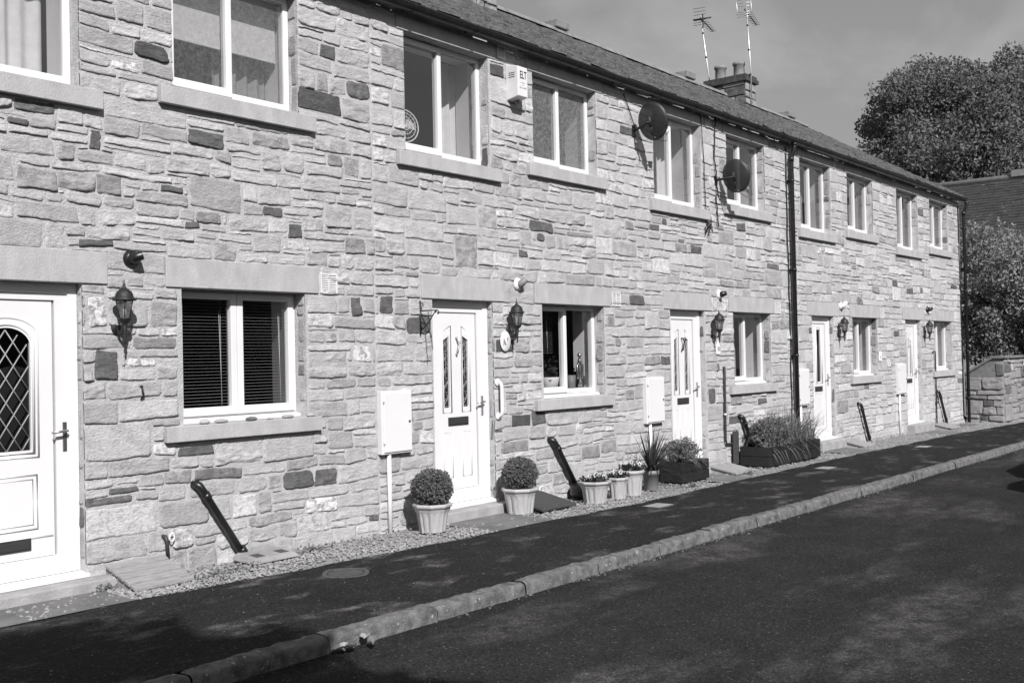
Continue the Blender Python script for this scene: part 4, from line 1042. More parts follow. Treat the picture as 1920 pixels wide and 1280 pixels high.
# thin supply pipes and cables
def cable(pts, r_, label, name='cable', mat='black', cat='cable', group='black cables on the wall'):
    m = MB(); m.tube(pts, r_, 6); tag(m.build(name, MT[mat], None, pts[-1]), label, cat, group)
def wob(pts, n=5, a=.008, seed=1):
    rng = random.Random(seed); out_ = []
    for p, q in zip(pts[:-1], pts[1:]):
        for i in range(n): f = i/n; out_.append((p[0]+(q[0]-p[0])*f+rng.uniform(-a, a), p[1]+(q[1]-p[1])*f, p[2]+(q[2]-p[2])*f))
    return out_+[pts[-1]]
t = thing('supply_pipe', 'dark thin pipe with a white clip on the wall left of the grass trough', 'pipe', (13.36, 0, .3))
m = MB(); m.tube([(13.39, 0, 1.42), (13.39, -.03, 1.43), (13.38, -.04, 1.38), (13.36, -.04, .42), (13.38, -.04, .36), (13.63, -.045, .34), (13.66, -.045, .30), (13.66, -.045, .05)], .015, 8); m.build('pipe', MT['dishgrey'], t)
m = MB(); m.tube([(13.365, -.04, .76), (13.365, -.04, .785)], .02, 8); m.build('pipe_clip', MT['white'], t)
t = thing('supply_pipe', 'dark thin pipe with a small hooded top beside the last window', 'pipe', (22.68, 0, .1))
m = MB(); m.tube([(22.55, -.02, 1.56), (22.66, -.035, 1.58), (22.69, -.035, 1.53), (22.68, -.035, .05)], .014, 8); m.build('pipe', MT['dishgrey'], t)
m = MB(); m.lathe([(.028, 0), (.034, .02), (.02, .05)], (22.71, -.04, .49), seg=10); m.build('valve', MT['dishgrey'], t)
t = thing('outside_tap', 'small worn outside tap with white hose loop just above the nearest timber lid', 'tap', (4.52, 0, .15))
m = MB(); m.tube([(4.50, 0, .345), (4.50, -.035, .345), (4.505, -.045, .31), (4.515, -.045, .16)], [.016, .016, .014, .014], 8); m.build('pipe', MT['dishgrey'], t)
m = MB(); m.tube([(4.545+.02*math.cos(a), -.05, .335+.03*math.sin(a)) for a in np.linspace(0, 2*PI, 13)[:-1]], .006, 6, closed=True); m.build('handle', MT['white'], t)
t = thing('outside_tap', 'small dark tap standpipe with white coil behind the dark flat lid', 'tap', (9.07, 0, .1))
m = MB(); m.tube([(8.97, 0, .33), (8.97, -.04, .335), (8.985, -.05, .29), (8.99, -.05, .08)], .014, 8); m.build('pipe', MT['dishgrey'], t)
m = MB(); m.tube([(9.08+.028*math.cos(a*.9), -.05-.001*a, .19+.04*math.sin(a*.9)) for a in range(18)], .005, 5); m.build('handle', MT['white'], t)
cable(wob([(10.97, -.02, 4.84), (11.2, -.03, 4.44)], 3), .006, 'short black cable slanting down to the upper left dish')
cable(wob([(12.88, -.03, 4.9), (12.95, -.025, 4.3), (12.97, -.025, 3.62), (13.07, -.03, 3.58)], 6), .0055, 'long thin black cable right of the left dish window')
cable(wob([(13.31, -.03, 4.93), (13.25, -.025, 4.4), (13.30, -.035, 4.06), (13.28, -.03, 3.7), (13.33, -.03, 3.4)], 7, .014), .009, 'thick frayed black cable passing behind the lower right dish')
m = MB(); rr = random.Random(5)
for i in range(9): m.tube([(13.06, -.03, 3.62), (13.05+rr.uniform(-.06, .04), -.05, 3.45), (12.99+rr.uniform(-.09, .1), -.04+rr.uniform(-.03, .02), 3.3+rr.uniform(-.07, .06))], .006, 5)
tag(m.build('cable_bundle', MT['black'], None, (13.06, 0, 3.62)), 'black coiled cable bundle hanging below the dish window sill', 'cable', 'black cables on the wall')
cable(wob([(15.62, -.02, 4.85), (15.60, -.025, 3.5), (15.63, -.02, 2.0), (15.61, -.02, .5)], 8, .012), .01, 'black cable running down just left of the tall mid-terrace downpipe')

# aerials
def yagi(mast, rm, c, dirv, nel, blen, ell, label, mats=('metal', 'iron'), grid=False):
    t = thing('tv_aerial', label, 'aerial', mast[0], 'television aerials on the chimney')
    m = MB(); m.tube(mast, rm, 8); m.build('mast', MT[mats[0]], t)
    d = Vector(dirv).normalized(); s = d.cross(Vector((0, 0, 1))).normalized(); c = Vector(c); b = MB()
    b.tube([tuple(c-d*.22), tuple(c+d*blen)], .011, 6)
    for i in range(nel):
        p = c+d*(.10+(blen-.12)*i/(nel-1)); L = ell*(1-.35*i/nel); b.tube([tuple(p-s*L/2), tuple(p+s*L/2)], .0055, 5)
    b.build('boom', MT[mats[1]], t)
    r_ = MB()
    for k in (-3, -2, -1, 1, 2, 3):
        q = c-d*.2+Vector((0, 0, .06*k))-d*.03*abs(k); r_.tube([tuple(q-s*.13), tuple(q+s*.13)], .005, 5)
    if grid:
        for sg in (-1, 1): r_.tube([tuple(c-d*.28+s*.15*sg+Vector((0, 0, .15))), tuple(c-d*.22+s*.15*sg), tuple(c-d*.28+s*.15*sg-Vector((0, 0, .13)))], .007, 5)
    else:
        r_.tube([tuple(c-d*.05-s*.2+Vector((0, 0, .02))), tuple(c-d*.05+s*.2+Vector((0, 0, .02)))], .017, 6); r_.tube([tuple(c+Vector((0, 0, .14))), tuple(c-Vector((0, 0, .16)))], .014, 6)
    r_.build('reflector_grid', MT['metal' if grid else 'iron'], t)
    k_ = MB()
    for f in (.3, .55, .8): p = Vector(mast[0]).lerp(Vector(mast[-1]), f); k_.tube([tuple(p), tuple(p+Vector((0, 0, .03)))], rm*1.5, 8)
    k_.build('cable_tie', MT['iron'], t)
yagi([(20.95, 4.06, 7.0), (20.86, 4.06, 7.5), (20.49, 4.06, 9.02)], .014, (20.55, 4.04, 8.9), (.97, .24, -.0), 7, .9, .2, 'left television aerial on a leaning pale mast behind the chimney')
yagi([(20.66, 2.98, 6.9), (20.64, 2.98, 7.7), (20.55, 3.0, 8.97)], .014, (20.56, 3.0, 8.85), (.97, .24, 0), 8, 1.0, .22, 'right television aerial with white end plates, on an upright mast', grid=True)

# ------------------------------------------------------------------ what shows through the windows
def blind(x0, x1, z0, z1, y, label, pitch=.026, mat='slatb', tilt=.0):
    t = thing('venetian_blind', label, 'blind', ((x0+x1)/2, y, z0), 'venetian blinds')
    m = MB(); n = int((z1-z0-.03)/pitch)
    for i in range(n):
        z = z0+.012+i*pitch; m.hexa([(x0, y-.0115, z-.0004+tilt*.0), (x1, y-.0115, z-.0004), (x1, y+.0115, z+tilt*.02), (x0, y+.0115, z+tilt*.02), (x0, y-.0115, z+.0008), (x1, y-.0115, z+.0008), (x1, y+.0115, z+.001+tilt*.02), (x0, y+.0115, z+.001+tilt*.02)])
    m.build('slats', MT[mat], t, fix=False)
    m = MB(); m.box(x0, x1, y-.018, y+.018, z1-.03, z1); m.build('head_rail', MT[mat], t)
    m = MB()
    for f in (.18, .82): m.tube([(x0+(x1-x0)*f, y-.014, z0), (x0+(x1-x0)*f, y-.014, z1)], .0012, 4)
    m.tube([(x1-.12, y-.016, z1-.15), (x1-.1, y-.016, z0+.06)], .0018, 5); m.build('cord', MT['white'], t); return t
H = HOUSES
blind(4.72, 5.295, 1.24, 2.20, .222, 'dark venetian blind in the left pane of the nearest ground floor window')
blind(5.305, 5.895, 1.24, 2.20, .222, 'dark venetian blind with white wand in the right pane of the nearest window')
blind(9.28, 9.86, 1.66, 2.20, .34, 'half raised venetian blind behind the window next to the grab rail')
def ut(k, key): return H[k][key]
a = ut(0, 'ul'); curtain(a[0]+.02, a[1]-.02, a[2]+.02, a[3], .50, 'cloth', 'pale net curtain filling the nearest upper window', 'net_curtain')
a = ut(0, 'ur'); t = thing('roller_blind', 'white roller blind pulled halfway down inside the misted upper window', 'blind', ((a[0]+a[1])/2, .28, 4.24))
m = MB(); m.box(a[0]+.02, a[1]-.02, .28, .283, 4.24, 4.72); m.box(a[0]+.02, a[1]-.02, .274, .289, 4.225, 4.24); m.build('cloth', MT['cloth'], t)
m = MB(); m.tube([(a[0]+.01, .30, 4.735), (a[1]-.01, .30, 4.735)], .02, 10); m.build('roller', MT['white'], t)
curtain(a[0]+.66, a[1]-.02, a[2]+.02, a[3], .44, 'cloth2', 'grey curtain in the right pane behind the half drawn roller blind')
a = ut(1, 'ul'); curtain(a[1]-.16, a[1]+.06, a[2]+.02, a[3], .50, 'cloth', 'pale curtain drawn to the right behind the desk fan window')
a = ut(2, 'ul'); curtain(a[0]+.02, a[0]+.55, a[2]+.02, a[2]+.72, .40, 'cloth', 'half height net curtain behind the upper left dish', 'net_curtain', .008, 40)
curtain(a[1]-.4, a[1]+.02, a[2]+.02, a[3], .50, 'cloth', 'pale curtain in the right pane of the left dish window')
a = ut(2, 'ur'); curtain(a[0]+.0, a[1]-.3, a[2]+.02, a[3], .50, 'cloth2', 'grey curtain behind the lower right dish window')
a = ut(3, 'ul'); curtain(a[0], a[0]+.62, a[2]+.02, a[3], .48, 'cloth2', 'grey curtain in the first upper window past the tall downpipe, left pane')
curtain(a[1]-.5, a[1], a[2]+.02, a[3], .52, 'cloth2', 'grey curtain in the first upper window past the tall downpipe, right pane')
a = ut(3, 'ur'); curtain(a[0]+.1, a[1]-.02, a[2]+.02, a[3], .48, 'cloth2', 'grey curtain in the second upper window past the tall downpipe')
a = ut(4, 'ul'); curtain(a[0]+.1, a[1]-.02, a[2]+.02, a[3], .48, 'cloth2', 'grey curtain in the last upper window but one')
a = ut(4, 'ur'); curtain(a[0]+.1, a[1]-.02, a[2]+.02, a[3], .44, 'cloth', 'pale curtain in the farthest upper window')
a = ut(2, 'w'); curtain(a[1]-.24, a[1]-.02, a[2]+.1, a[3]-.05, .6, 'cloth2', 'narrow grey curtain in the ground floor window by the number 10 sign')
a = ut(3, 'w'); curtain(a[0], a[0]+.42, a[2]+.02, a[3]-.05, .42, 'cloth2', 'dark striped curtain in the left pane of the window past the tall downpipe'); curtain(a[0]+.62, a[1]-.05, a[2]+.02, a[3]-.05, .42, 'cloth2', 'dark striped curtain in the right pane of the window past the tall downpipe')
a = ut(4, 'w'); curtain(a[0]+.2, a[1]-.05, a[2]+.02, a[3]-.05, .36, 'cloth', 'pale curtain in the farthest ground floor window')
# desk fan
t = thing('desk_fan', 'pale round desk fan standing on an upper window sill', 'fan', (7.33, .3, 3.62)); fc = (7.42, .28, 3.93)
m = MB(); nrm = Vector((-.25, -1, .1)).normalized()
for q in (.05, .09, .13, .165):
    ax = nrm; a_ = Vector((0, 0, 1)); a_ = (a_-ax*a_.dot(ax)).normalized(); b_ = ax.cross(a_)
    m.tube([tuple(Vector(fc)+a_*q*math.cos(x)+b_*q*math.sin(x)+ax*(.05-q*.22)) for x in np.linspace(0, 2*PI, 25)[:-1]], .004 if q < .16 else .007, 5, closed=True)
for i in range(20):
    x = i*PI/10; m.tube([tuple(Vector(fc)+ax*.045), tuple(Vector(fc)+(a_*math.cos(x)+b_*math.sin(x))*.165+ax*.012)], .0022, 4)
m.build('cage', MT['white'], t)
m = MB()
for i in range(3):
    x = i*2*PI/3+.3
    m.face([tuple(Vector(fc)), tuple(Vector(fc)+(a_*math.cos(x)+b_*math.sin(x))*.14), tuple(Vector(fc)+(a_*math.cos(x+.5)+b_*math.sin(x+.5))*.15-ax*.02), tuple(Vector(fc)+(a_*math.cos(x+1.1)+b_*math.sin(x+1.1))*.12-ax*.03)])
m.build('blade', MT['cloth'], t)
m = MB(); m.lathe([(.08, 0), (.08, .015), (.02, .03), (.016, .12), (.04, .13)], (7.43, .32, 3.70), seg=16); m.build('stand', MT['white'], t)
# things on the kitchen sill by the grab rail
t = thing('house_plant', 'small plant in a pale pot on the window sill next to the grab rail', 'plant', (9.76, .30, 1.256))
m = MB(); m.lathe([(.085, 0), (.105, .125), (.105, .135), (.09, .135)], (9.76, .30, 1.256), seg=18); m.build('pot', MT['cloth'], t)
rg = np.random.default_rng(8); link_mesh('leaves', leaf_mesh('leaves', np.array([9.77, .30, 1.46])+rg.normal(size=(70, 3))*[.05, .04, .07], .07, rg), MT['leafdark'], t)
t = thing('corkscrew', 'tall silver corkscrew standing on the window sill next to the grab rail', 'corkscrew', (10.315, .27, 1.256))
m = MB(); m.lathe([(.028, 0), (.03, .06), (.018, .1), (.02, .26), (.034, .27), (.02, .33), (.012, .36), (.03, .385), (.012, .41)], (10.315, .27, 1.256), seg=14); m.build('body', MT['chrome'], t)
for s_ in (-1, 1): m = MB(); m.tube([(10.315+s_*.03, .27, 1.545), (10.315+s_*.055, .27, 1.515), (10.315+s_*.05, .27, 1.385), (10.315+s_*.04, .27, 1.355)], [.010, .014, .017, .012], 8); m.build('lever', MT['chrome'], t)
t = tag(MB().lathe([(.08, 0), (.105, .06), (.09, .13), (.05, .17), (.055, .19), (.045, .19)], (10.42, .38, 1.256), seg=18).build('vase', MT['dishgrey'], None, (10.42, .38, 1.256)), 'dark round vase on the window sill beside the silver corkscrew', 'vase')
tag(MB().lathe([(.045, 0), (.05, .005), (.058, .15), (.05, .15), (.045, .01)], (10.13, .27, 1.256), seg=16).build('patterned_mug', MT['greypot'], None, (10.13, .27, 1.256)), 'small grey mug at the mullion on the window sill next to the grab rail', 'mug')

# pebbles on the nearest sill
rg = random.Random(21)
def pebble(x, r_, lab, sx=1.4, mat='step'):
    bm_ = bmesh.new(); bmesh.ops.create_icosphere(bm_, subdivisions=3, radius=1)
    y = -.02; z = 1.16+r_*.48
    for v in bm_.verts:
        q = v.co; n_ = 1+.12*float(vnoise(np.array([q.x*1.5+x*9]), np.array([q.y*1.5]), q.z*1.5)[0]); v.co = Vector((x+q.x*r_*sx*n_, y+q.y*r_*.9*n_, z+q.z*r_*.55*n_))
    for f in bm_.faces: f.smooth = True
    me = bpy.data.meshes.new('pebble'); bm_.to_mesh(me); bm_.free(); tag(link_mesh('pebble', me, MT[mat], None, (x, y, 1.16)), lab, 'pebble', 'pebbles on the nearest window sill')
pebble(4.87, .037, 'rounded light pebble, leftmost on the nearest window sill', 1.2, 'dressed')
pebble(5.02, .032, 'flat brown-grey pebble second from the left on the nearest window sill', 1.9)
pebble(5.31, .033, 'dark pebble with white patches in the middle of the nearest window sill', 1.6, 'kerb')
pebble(5.50, .016, 'thinnest flat pebble lying low on the nearest window sill', 2.4)
pebble(5.68, .032, 'long speckled pebble second from the right on the nearest window sill', 1.9)
pebble(5.93, .027, 'small smooth pebble at the right end of the nearest window sill', 1.5, 'dressed')

# ------------------------------------------------------------------ pots and planters
def fluted_pot(name, label, x, y, z, rt, rb, h, plant=None, oct_=True, rot=.2, group='fluted flower pots along the wall', flutes=14):
    t = thing(name, label, 'flower pot', (x, y, z), group)
    def octf(th):
        a = (th+rot) % (PI/4)-PI/8; return (1/math.cos(a))*.955
    prof = [(rb*.9, .0), (rb, .004)]; kinds = [0, 0]
    for f in np.linspace(.04, .68, 9): prof.append((rb+(rt*.9-rb)*f, h*f)); kinds.append(2)
    prof += [(rt*.84, h*.73), (rt*.89, h*.78), (rt*.9, h*.86), (rt*.99, h*.88), (rt, h*.93), (rt*.985, h), (rt*.87, h), (rt*.84, h*.93)]; kinds += [1, 1, 1, 1, 1, 1, 1, 1]
    def rf(th, i):
        o = octf(th) if oct_ else 1
        if kinds[i] == 2:
            f = (prof[i][1]/h); k_ = min(1, (f-.02)/.1, (.72-f)/.1); return o*(1-.10*max(0, k_)*(1-abs(math.sin(th*flutes/2))**.7))
        return o
    m = MB(); m.lathe(prof, (x, y, z), seg=128, rf=rf); m.build('pot', MT['pot'], t)
    m = MB(); m.lathe([(.0, h*.9), (rt*.85, h*.9)], (x, y, z), seg=24, rf=lambda th, i: octf(th) if oct_ else 1, caps=False); m.build('soil', MT['soil'], t)
    return t
def ball(t, c, r_, seed):
    rg = np.random.default_rng(seed); d = rand_unit(rg, 5200)
    rad = r_*(.84+.2*rg.random(5200)+.05*(rg.random(5200) > .96))*(1+.07*vnoise(d[:, 0]*3, d[:, 1]*3, d[:, 2]*3+seed)+.06*vnoise(d[:, 0]*9, d[:, 1]*9, d[:, 2]*9))
    P = np.array(c)+d*rad[:, None]*[1, 1, .93]
    link_mesh('foliage', leaf_mesh('foliage', P, rg.uniform(.018, .036, len(P)), rg, .58, d, .12), MT['leafball'], t)
    m = MB(); m.lathe([(.0, -r_*.78), (r_*.5, -r_*.62), (r_*.8, 0), (r_*.5, r_*.62), (0, r_*.78)], c, seg=14, caps=False); m.tube([(c[0], c[1], c[2]-r_*1.3), (c[0], c[1], c[2])], .02, 7); m.build('stems', MT['leafdark'], t)
t = fluted_pot('topiary_pot', 'clipped box ball in a fluted pot left of the twin-glazed white door', 7.05, -.36, gz(7, -.4)+.002, .18, .122, .262, rot=.1, group='box balls in fluted pots'); ball(t, (7.04, -.37, gz(7, -.4)+.405), .184, 3)
t = fluted_pot('topiary_pot', 'clipped box ball in a fluted pot beside the flat dark lid', 8.38, -.32, gz(8.4, -.3)+.002, .183, .13, .262, rot=.35, group='box balls in fluted pots'); ball(t, (8.385, -.32, gz(8.4, -.3)+.405), .176, 5)
def pansies(t, x, y, z, r_, n, seed, spike=False):
    rg = np.random.default_rng(seed); P = np.array([x, y, z])+rg.uniform(-1, 1, (190, 3))*[r_, r_*.8, .035]+[0, 0, .03]
    link_mesh('leaves', leaf_mesh('leaves', P, rg.uniform(.03, .06, len(P)), rg, .6), MT['leafdark'], t)
    for i in range(n):
        c = Vector((x+rg.uniform(-.85, .85)*r_, y-rg.uniform(-.3, .9)*r_*.8, z+rg.uniform(.05, .10))); nd = Vector((rg.uniform(-.6, .2), -1, rg.uniform(.1, .6))).normalized(); a_ = Vector((0, 0, 1)); a_ = (a_-nd*a_.dot(nd)).normalized(); b_ = nd.cross(a_)
        m = MB()
        for q in range(5):
            th = q*2*PI/5+PI/2; d = a_*math.sin(th)+b_*math.cos(th); s_ = nd.cross(d)
            m.face([tuple(c+d*.003), tuple(c+d*.016+s_*.011+nd*.002), tuple(c+d*.027+s_*.004), tuple(c+d*.027-s_*.004), tuple(c+d*.016-s_*.011+nd*.002)])
        f_ = m.build('flower', MT['petal'] if i % 3 else MT['petaldark'], t, fix=False)
        m = MB(); m.lathe([(.009, .0), (.0, .003)], tuple(c+nd*.003), tuple(nd), 8, caps=False); m.build('flower_eye', MT['petaldark'] if i % 3 else MT['petal'], f_)
t = fluted_pot('flower_pot', 'largest low fluted pot of pansies in front of the waste pipe', 9.46, -.50, gz(9.4, -.5), .178, .122, .24, rot=.1); pansies(t, 9.46, -.50, gz(9.4)+.215, .15, 9, 1)
t = fluted_pot('flower_pot', 'smallest fluted pot of pansies between two larger ones', 9.88, -.52, gz(9.8, -.5), .118, .086, .24, rot=.3, flutes=12); pansies(t, 9.88, -.52, gz(9.8)+.215, .105, 6, 2)
t = fluted_pot('flower_pot', 'tallest rounded fluted pot of leafy plants beside the plain grey pot', 10.20, -.50, gz(10.2, -.5), .145, .108, .29, oct_=False, flutes=12); pansies(t, 10.2, -.5, gz(10.2)+.275, .135, 5, 4)
rg = np.random.default_rng(4); blades('twigs', 'leafpale', t, [((10.2+rg.uniform(-.1, .1), -.5, .33), (rg.uniform(-.4, .4), rg.uniform(-.3, .3), 1), rg.uniform(.15, .3), .004, .4) for _ in range(8)])
# cordyline
cx_, cy_ = 10.73, -.43; cz_ = gz(cx_, cy_)
t = thing('spiky_plant_pot', 'spiky cordyline with long strap leaves in a plain grey round pot', 'plant pot', (cx_, cy_, cz_))
m = MB(); m.lathe([(.078, 0), (.081, .005), (.094, .185), (.101, .185), (.103, .235), (.095, .235), (.09, .205)], (cx_, cy_, cz_), seg=28, caps=True); m.build('pot', MT['greypot'], t)
m = MB(); m.lathe([(0, .21), (.091, .21)], (cx_, cy_, cz_), seg=20, caps=False); m.build('soil', MT['soil'], t)
rg = np.random.default_rng(12); sp = []
for i in range(74):
    az = rg.uniform(0, 2*PI); el = rg.uniform(.25, 1.5); L = rg.uniform(.32, .56)*(1 if el > .6 else 1.1)
    sp.append(((cx_+.02*math.cos(az), cy_+.02*math.sin(az), cz_+.24), (math.cos(az)*math.cos(el), math.sin(az)*math.cos(el), math.sin(el)), L, rg.uniform(.016, .026), rg.uniform(.2, .5) if el > .9 else rg.uniform(.5, 1.5)))
for i in range(9):
    sp.append(((cx_, cy_-.02, cz_+.24), (rg.uniform(.5, 1), rg.uniform(-.7, -.1), .5), rg.uniform(.6, .8), .017, rg.uniform(1.4, 2.0)))
blades('leaves', 'leafdark', t, sp)
# timber troughs
def trough(name, label, x0, x1, y0, y1, z, h):
    t = thing(name, label, 'planter', ((x0+x1)/2, (y0+y1)/2, z))
    m = MB(); hb = h/2
    for i in range(2):
        za, zb = z+.025+i*hb, z+.025+(i+1)*hb-.006
        m.box(x0, x1, y0, y0+.022, za, zb); m.box(x0, x1, y1-.022, y1, za, zb); m.box(x0, x0+.022, y0+.022, y1-.022, za, zb); m.box(x1-.022, x1, y0+.022, y1-.022, za, zb)
    m.build('boards', MT['planter'], t, bevel=.003)
    m = MB(); m.box(x0+.022, x1-.022, y0+.022, y1-.022, z+.03, z+h-.03); m.build('soil', MT['soil'], t)
    for xx in (x0+.05, x1-.11):
        m = MB(); m.box(xx, xx+.06, y0+.02, y1-.02, z-.01, z+.024); m.build('foot', MT['planter'], t)
    return t
t = trough('planter_trough', 'short black timber trough with a leafy shrub in front of a door', 11.34, 12.02, -.50, -.19, gz(11.6, -.4), .25)
rg = np.random.default_rng(31); P, cc = crown_points(rg, (11.62, -.35, .42), (.30, .17, .15), 46, 60, (.05, .10), .4)
link_mesh('shrub', leaf_mesh('shrub', P, rg.uniform(.025, .055, len(P)), rg, .4), MT['leafpale'], t)
blades('grass', 'grass', t, [((rg.uniform(11.4, 11.98), rg.uniform(-.46, -.25), .26), (rg.uniform(-.5, .6), rg.uniform(-1, .2), rg.uniform(.5, 1.2)), rg.uniform(.2, .42), .009, rg.uniform(.8, 2.2)) for _ in range(120)])
t = trough('planter_trough', 'long black timber trough overflowing with tangled grasses at the tall downpipe', 13.66, 15.42, -.55, -.10, gz(14.5, -.4), .27)
rg = np.random.default_rng(33)
blades('grass', 'grass', t, [((13.72+1.66*rg.random()**.6, rg.uniform(-.5, -.14), .26), (rg.uniform(-.6, .6), rg.uniform(-.7, .3), 1.), rg.uniform(.32, .72), rg.uniform(.006, .012), rg.uniform(.4, 2.2)) for _ in range(520)])
blades('dry_grass', 'leafpale', t, [((rg.uniform(13.7, 15.38), rg.uniform(-.53, -.3), .27), (rg.uniform(-.6, .6), -1., rg.uniform(.3, .9)), rg.uniform(.3, .5), .012, rg.uniform(1.8, 3.0)) for _ in range(26)])
P, cc = crown_points(rg, (14.2, -.32, .45), (.52, .20, .24), 110, 75, (.06, .12), .3)
link_mesh('shrub', leaf_mesh('shrub', P, rg.uniform(.03, .065, len(P)), rg, .4), MT['leafpale'], t)
m = MB(); m.box(13.55, 13.69, -.075, -.045, .06, .52); tag(m.build('slate_board', MT['darkwood'], None, (13.6, -.06, .06), bevel=.004), 'dark upright board leaning on the wall at the left end of the grass trough', 'board')

# sloping lids over the drains
def lid(x0, x1, y0, zb, zf, label, mat, planks=0, skirt='step'):
    z = gz((x0+x1)/2, y0); t = thing('sloping_lid', label, 'drain cover', ((x0+x1)/2, y0/2, z), 'sloping lids over the drains')
    m = MB(); n = max(1, planks); ya = -.04
    for i in range(n):
        a = y0+(ya-y0)*i/n; b = y0+(ya-y0)*(i+1)/n-(.017 if planks else 0)
        za = zf+(zb-zf)*(a-y0)/(ya-y0); zc = zf+(zb-zf)*(b-y0)/(ya-y0)
        m.hexa([(x0, a, z+za-.025), (x1, a, z+za-.025), (x1, b, z+zc-.025), (x0, b, z+zc-.025), (x0, a, z+za), (x1, a, z+za), (x1, b, z+zc), (x0, b, z+zc)])
    m.build('lid', MT[mat], t, bevel=.004)
    m = MB()
    for xx in (x0+.02, x1-.045): m.hexa([(xx, y0+.08, z-.03), (xx+.025, y0+.08, z-.03), (xx+.025, -.03, z-.03), (xx, -.03, z-.03), (xx, y0+.08, z+zf-.01), (xx+.025, y0+.08, z+zf-.01), (xx+.025, -.03, z+zb-.03), (xx, -.03, z+zb-.03)])
    m.build('side_board', MT[skirt], t)
lid(4.0, 4.47, -.44, .165, .035, 'nearest sloping lid of weathered pale planks', 'wood', 5, 'wood')
lid(8.50, 9.08, -.52, .15, .045, 'flat dark sloping lid right of the second topiary ball', 'darkwood', 0, 'darkwood')
lid(12.66, 13.2, -.55, .13, .03, 'pale smooth sloping lid at the left end of the long grass trough', 'greylid')
lid(17.42, 17.92, -.48, .13, .03, 'pale sloping lid just right of the fourth door', 'greylid')
lid(22.45, 23.05, -.40, .11, .03, 'farthest sloping lid, right of the last door', 'greylid')
t = thing('gully_cover', 'grey slotted gully cover at the foot of the nearest waste pipe', 'gully cover', (5.3, -.2, gz(5.3)))
z = gz(5.3); m = MB(); m.hexa([(5.05, -.36, z+.01), (5.52, -.36, z+.01), (5.50, -.05, z+.01), (5.08, -.05, z+.01), (5.09, -.33, z+.05), (5.48, -.33, z+.05), (5.47, -.06, z+.07), (5.11, -.06, z+.07)]); m.build('cover', MT['greylid'], t, bevel=.012)
m = MB()
for xx in (5.13, 5.36):
    for i in range(5): m.hexa([(xx+i*.018, -.30, z+.0525), (xx+.008+i*.018, -.30, z+.0525), (xx+.008+i*.018, -.20, z+.0600), (xx+i*.018, -.20, z+.0600), (xx+i*.018, -.30, z+.0545), (xx+.008+i*.018, -.30, z+.0545), (xx+.008+i*.018, -.20, z+.0618), (xx+i*.018, -.20, z+.0618)])
m.build('slot', MT['dark'], t)
# low black bin-like gully hopper behind the pots
m = MB(); zz = gz(9.7); m.lathe([(.17, 0), (.2, .05), (.2, .12), (.17, .16), (.0, .17)], (9.72, -.22, zz), seg=18); tag(m.build('gully_hopper', MT['black'], None, (9.72, -.22, zz)), 'black plastic gully hopper half hidden behind the fluted pots', 'gully')

# paths to the doors, gravel, covers in the pavement
def slab(name, x0, x1, y0, label_mat, dz=.004, sub=3):
    pa = [(x, y0 if y0 is not None else edge_y(x)) for x in np.linspace(x0, x1, 9)]; strip(name, pa, [(x, -.1) for x in np.linspace(x0, x1, 9)], MT[label_mat], dz, 2, kind='structure')
slab('door_path', 1.6, 3.93, None, 'slab'); slab('door_path', 7.38, 8.32, None, 'slab'); slab('door_path', 11.85, 12.62, None, 'slab'); slab('door_path', 16.35, 17.3, None, 'slab'); slab('door_path', 20.9, 22.0, None, 'slab')
def gravel():
    rg = np.random.default_rng(77); n = 30000; x = 3.2+rg.random(n)**1.6*21.4; e = np.array([edge_y(a) for a in x]); y = e*rg.random(n)**.75; keep = np.ones(n, bool)
    for a, b in ((1.6, 3.9), (7.42, 8.28), (11.88, 12.6), (16.38, 17.26), (20.95, 21.95)): keep &= ~((x > a) & (x < b) & (rg.random(n) > .04))
    dens = vnoise(x*2.2, y*3.0, 4.0); keep &= rg.random(n) < .55+.5*dens
    x, y = x[keep], y[keep]; n = len(x); z = .09-.005*x+.015*y
    s = rg.uniform(.006, .016, n)*(1+.4*(rg.random(n) > .93)); base = np.array([(1, 0, 0), (0, 1, 0), (-1, 0, 0), (0, -1, 0), (0, 0, .7), (0, 0, -.7)]); f = np.array([(0, 1, 4), (1, 2, 4), (2, 3, 4), (3, 0, 4), (1, 0, 5), (2, 1, 5), (3, 2, 5), (0, 3, 5)])
    th = rg.uniform(0, 2*PI, n); c, sn = np.cos(th), np.sin(th); jit = rg.uniform(.6, 1.35, (n, 6, 1)); B = base[None]*jit
    V = np.stack([B[:, :, 0]*c[:, None]-B[:, :, 1]*sn[:, None], B[:, :, 0]*sn[:, None]+B[:, :, 1]*c[:, None], B[:, :, 2]], 2)*s[:, None, None]+np.stack([x, y, z+s*.25], 1)[:, None]
    F = (f[None]+6*np.arange(n)[:, None, None]).reshape(-1, 3)
    tag(link_mesh('gravel', mesh_np('gravel', V.reshape(-1, 3), F, False), MT['gravel']), kind='stuff')
gravel()
def debris():
    rg = np.random.default_rng(78); n = 1500; x = 2.5+rg.random(n)**1.4*20; y = YK1-.015-np.abs(rg.normal(0, .035, n)); keep = rg.random(n) < .4+.8*vnoise(x*1.3, x*0, 2.0); x, y = x[keep], y[keep]
    P = np.stack([x, y, .09-.005*x+.015*y-.082], 1); tag(link_mesh('gutter_litter', leaf_mesh('gutter_litter', P, rg.uniform(.01, .035, len(P)), rg, .6), MT['leafpale']), kind='stuff')
    n = 500; x = 2.5+rg.random(n)**1.3*22; y = rg.uniform(-2.2, -.7, n)
    P = np.stack([x, y, .09-.005*x+.015*y+.004], 1); tag(link_mesh('pavement_litter', leaf_mesh('pavement_litter', P, rg.uniform(.006, .016, len(P)), rg, .7, np.tile([0, 0, 1.], (n, 1)), .8), MT['gravel']), kind='stuff')
debris()
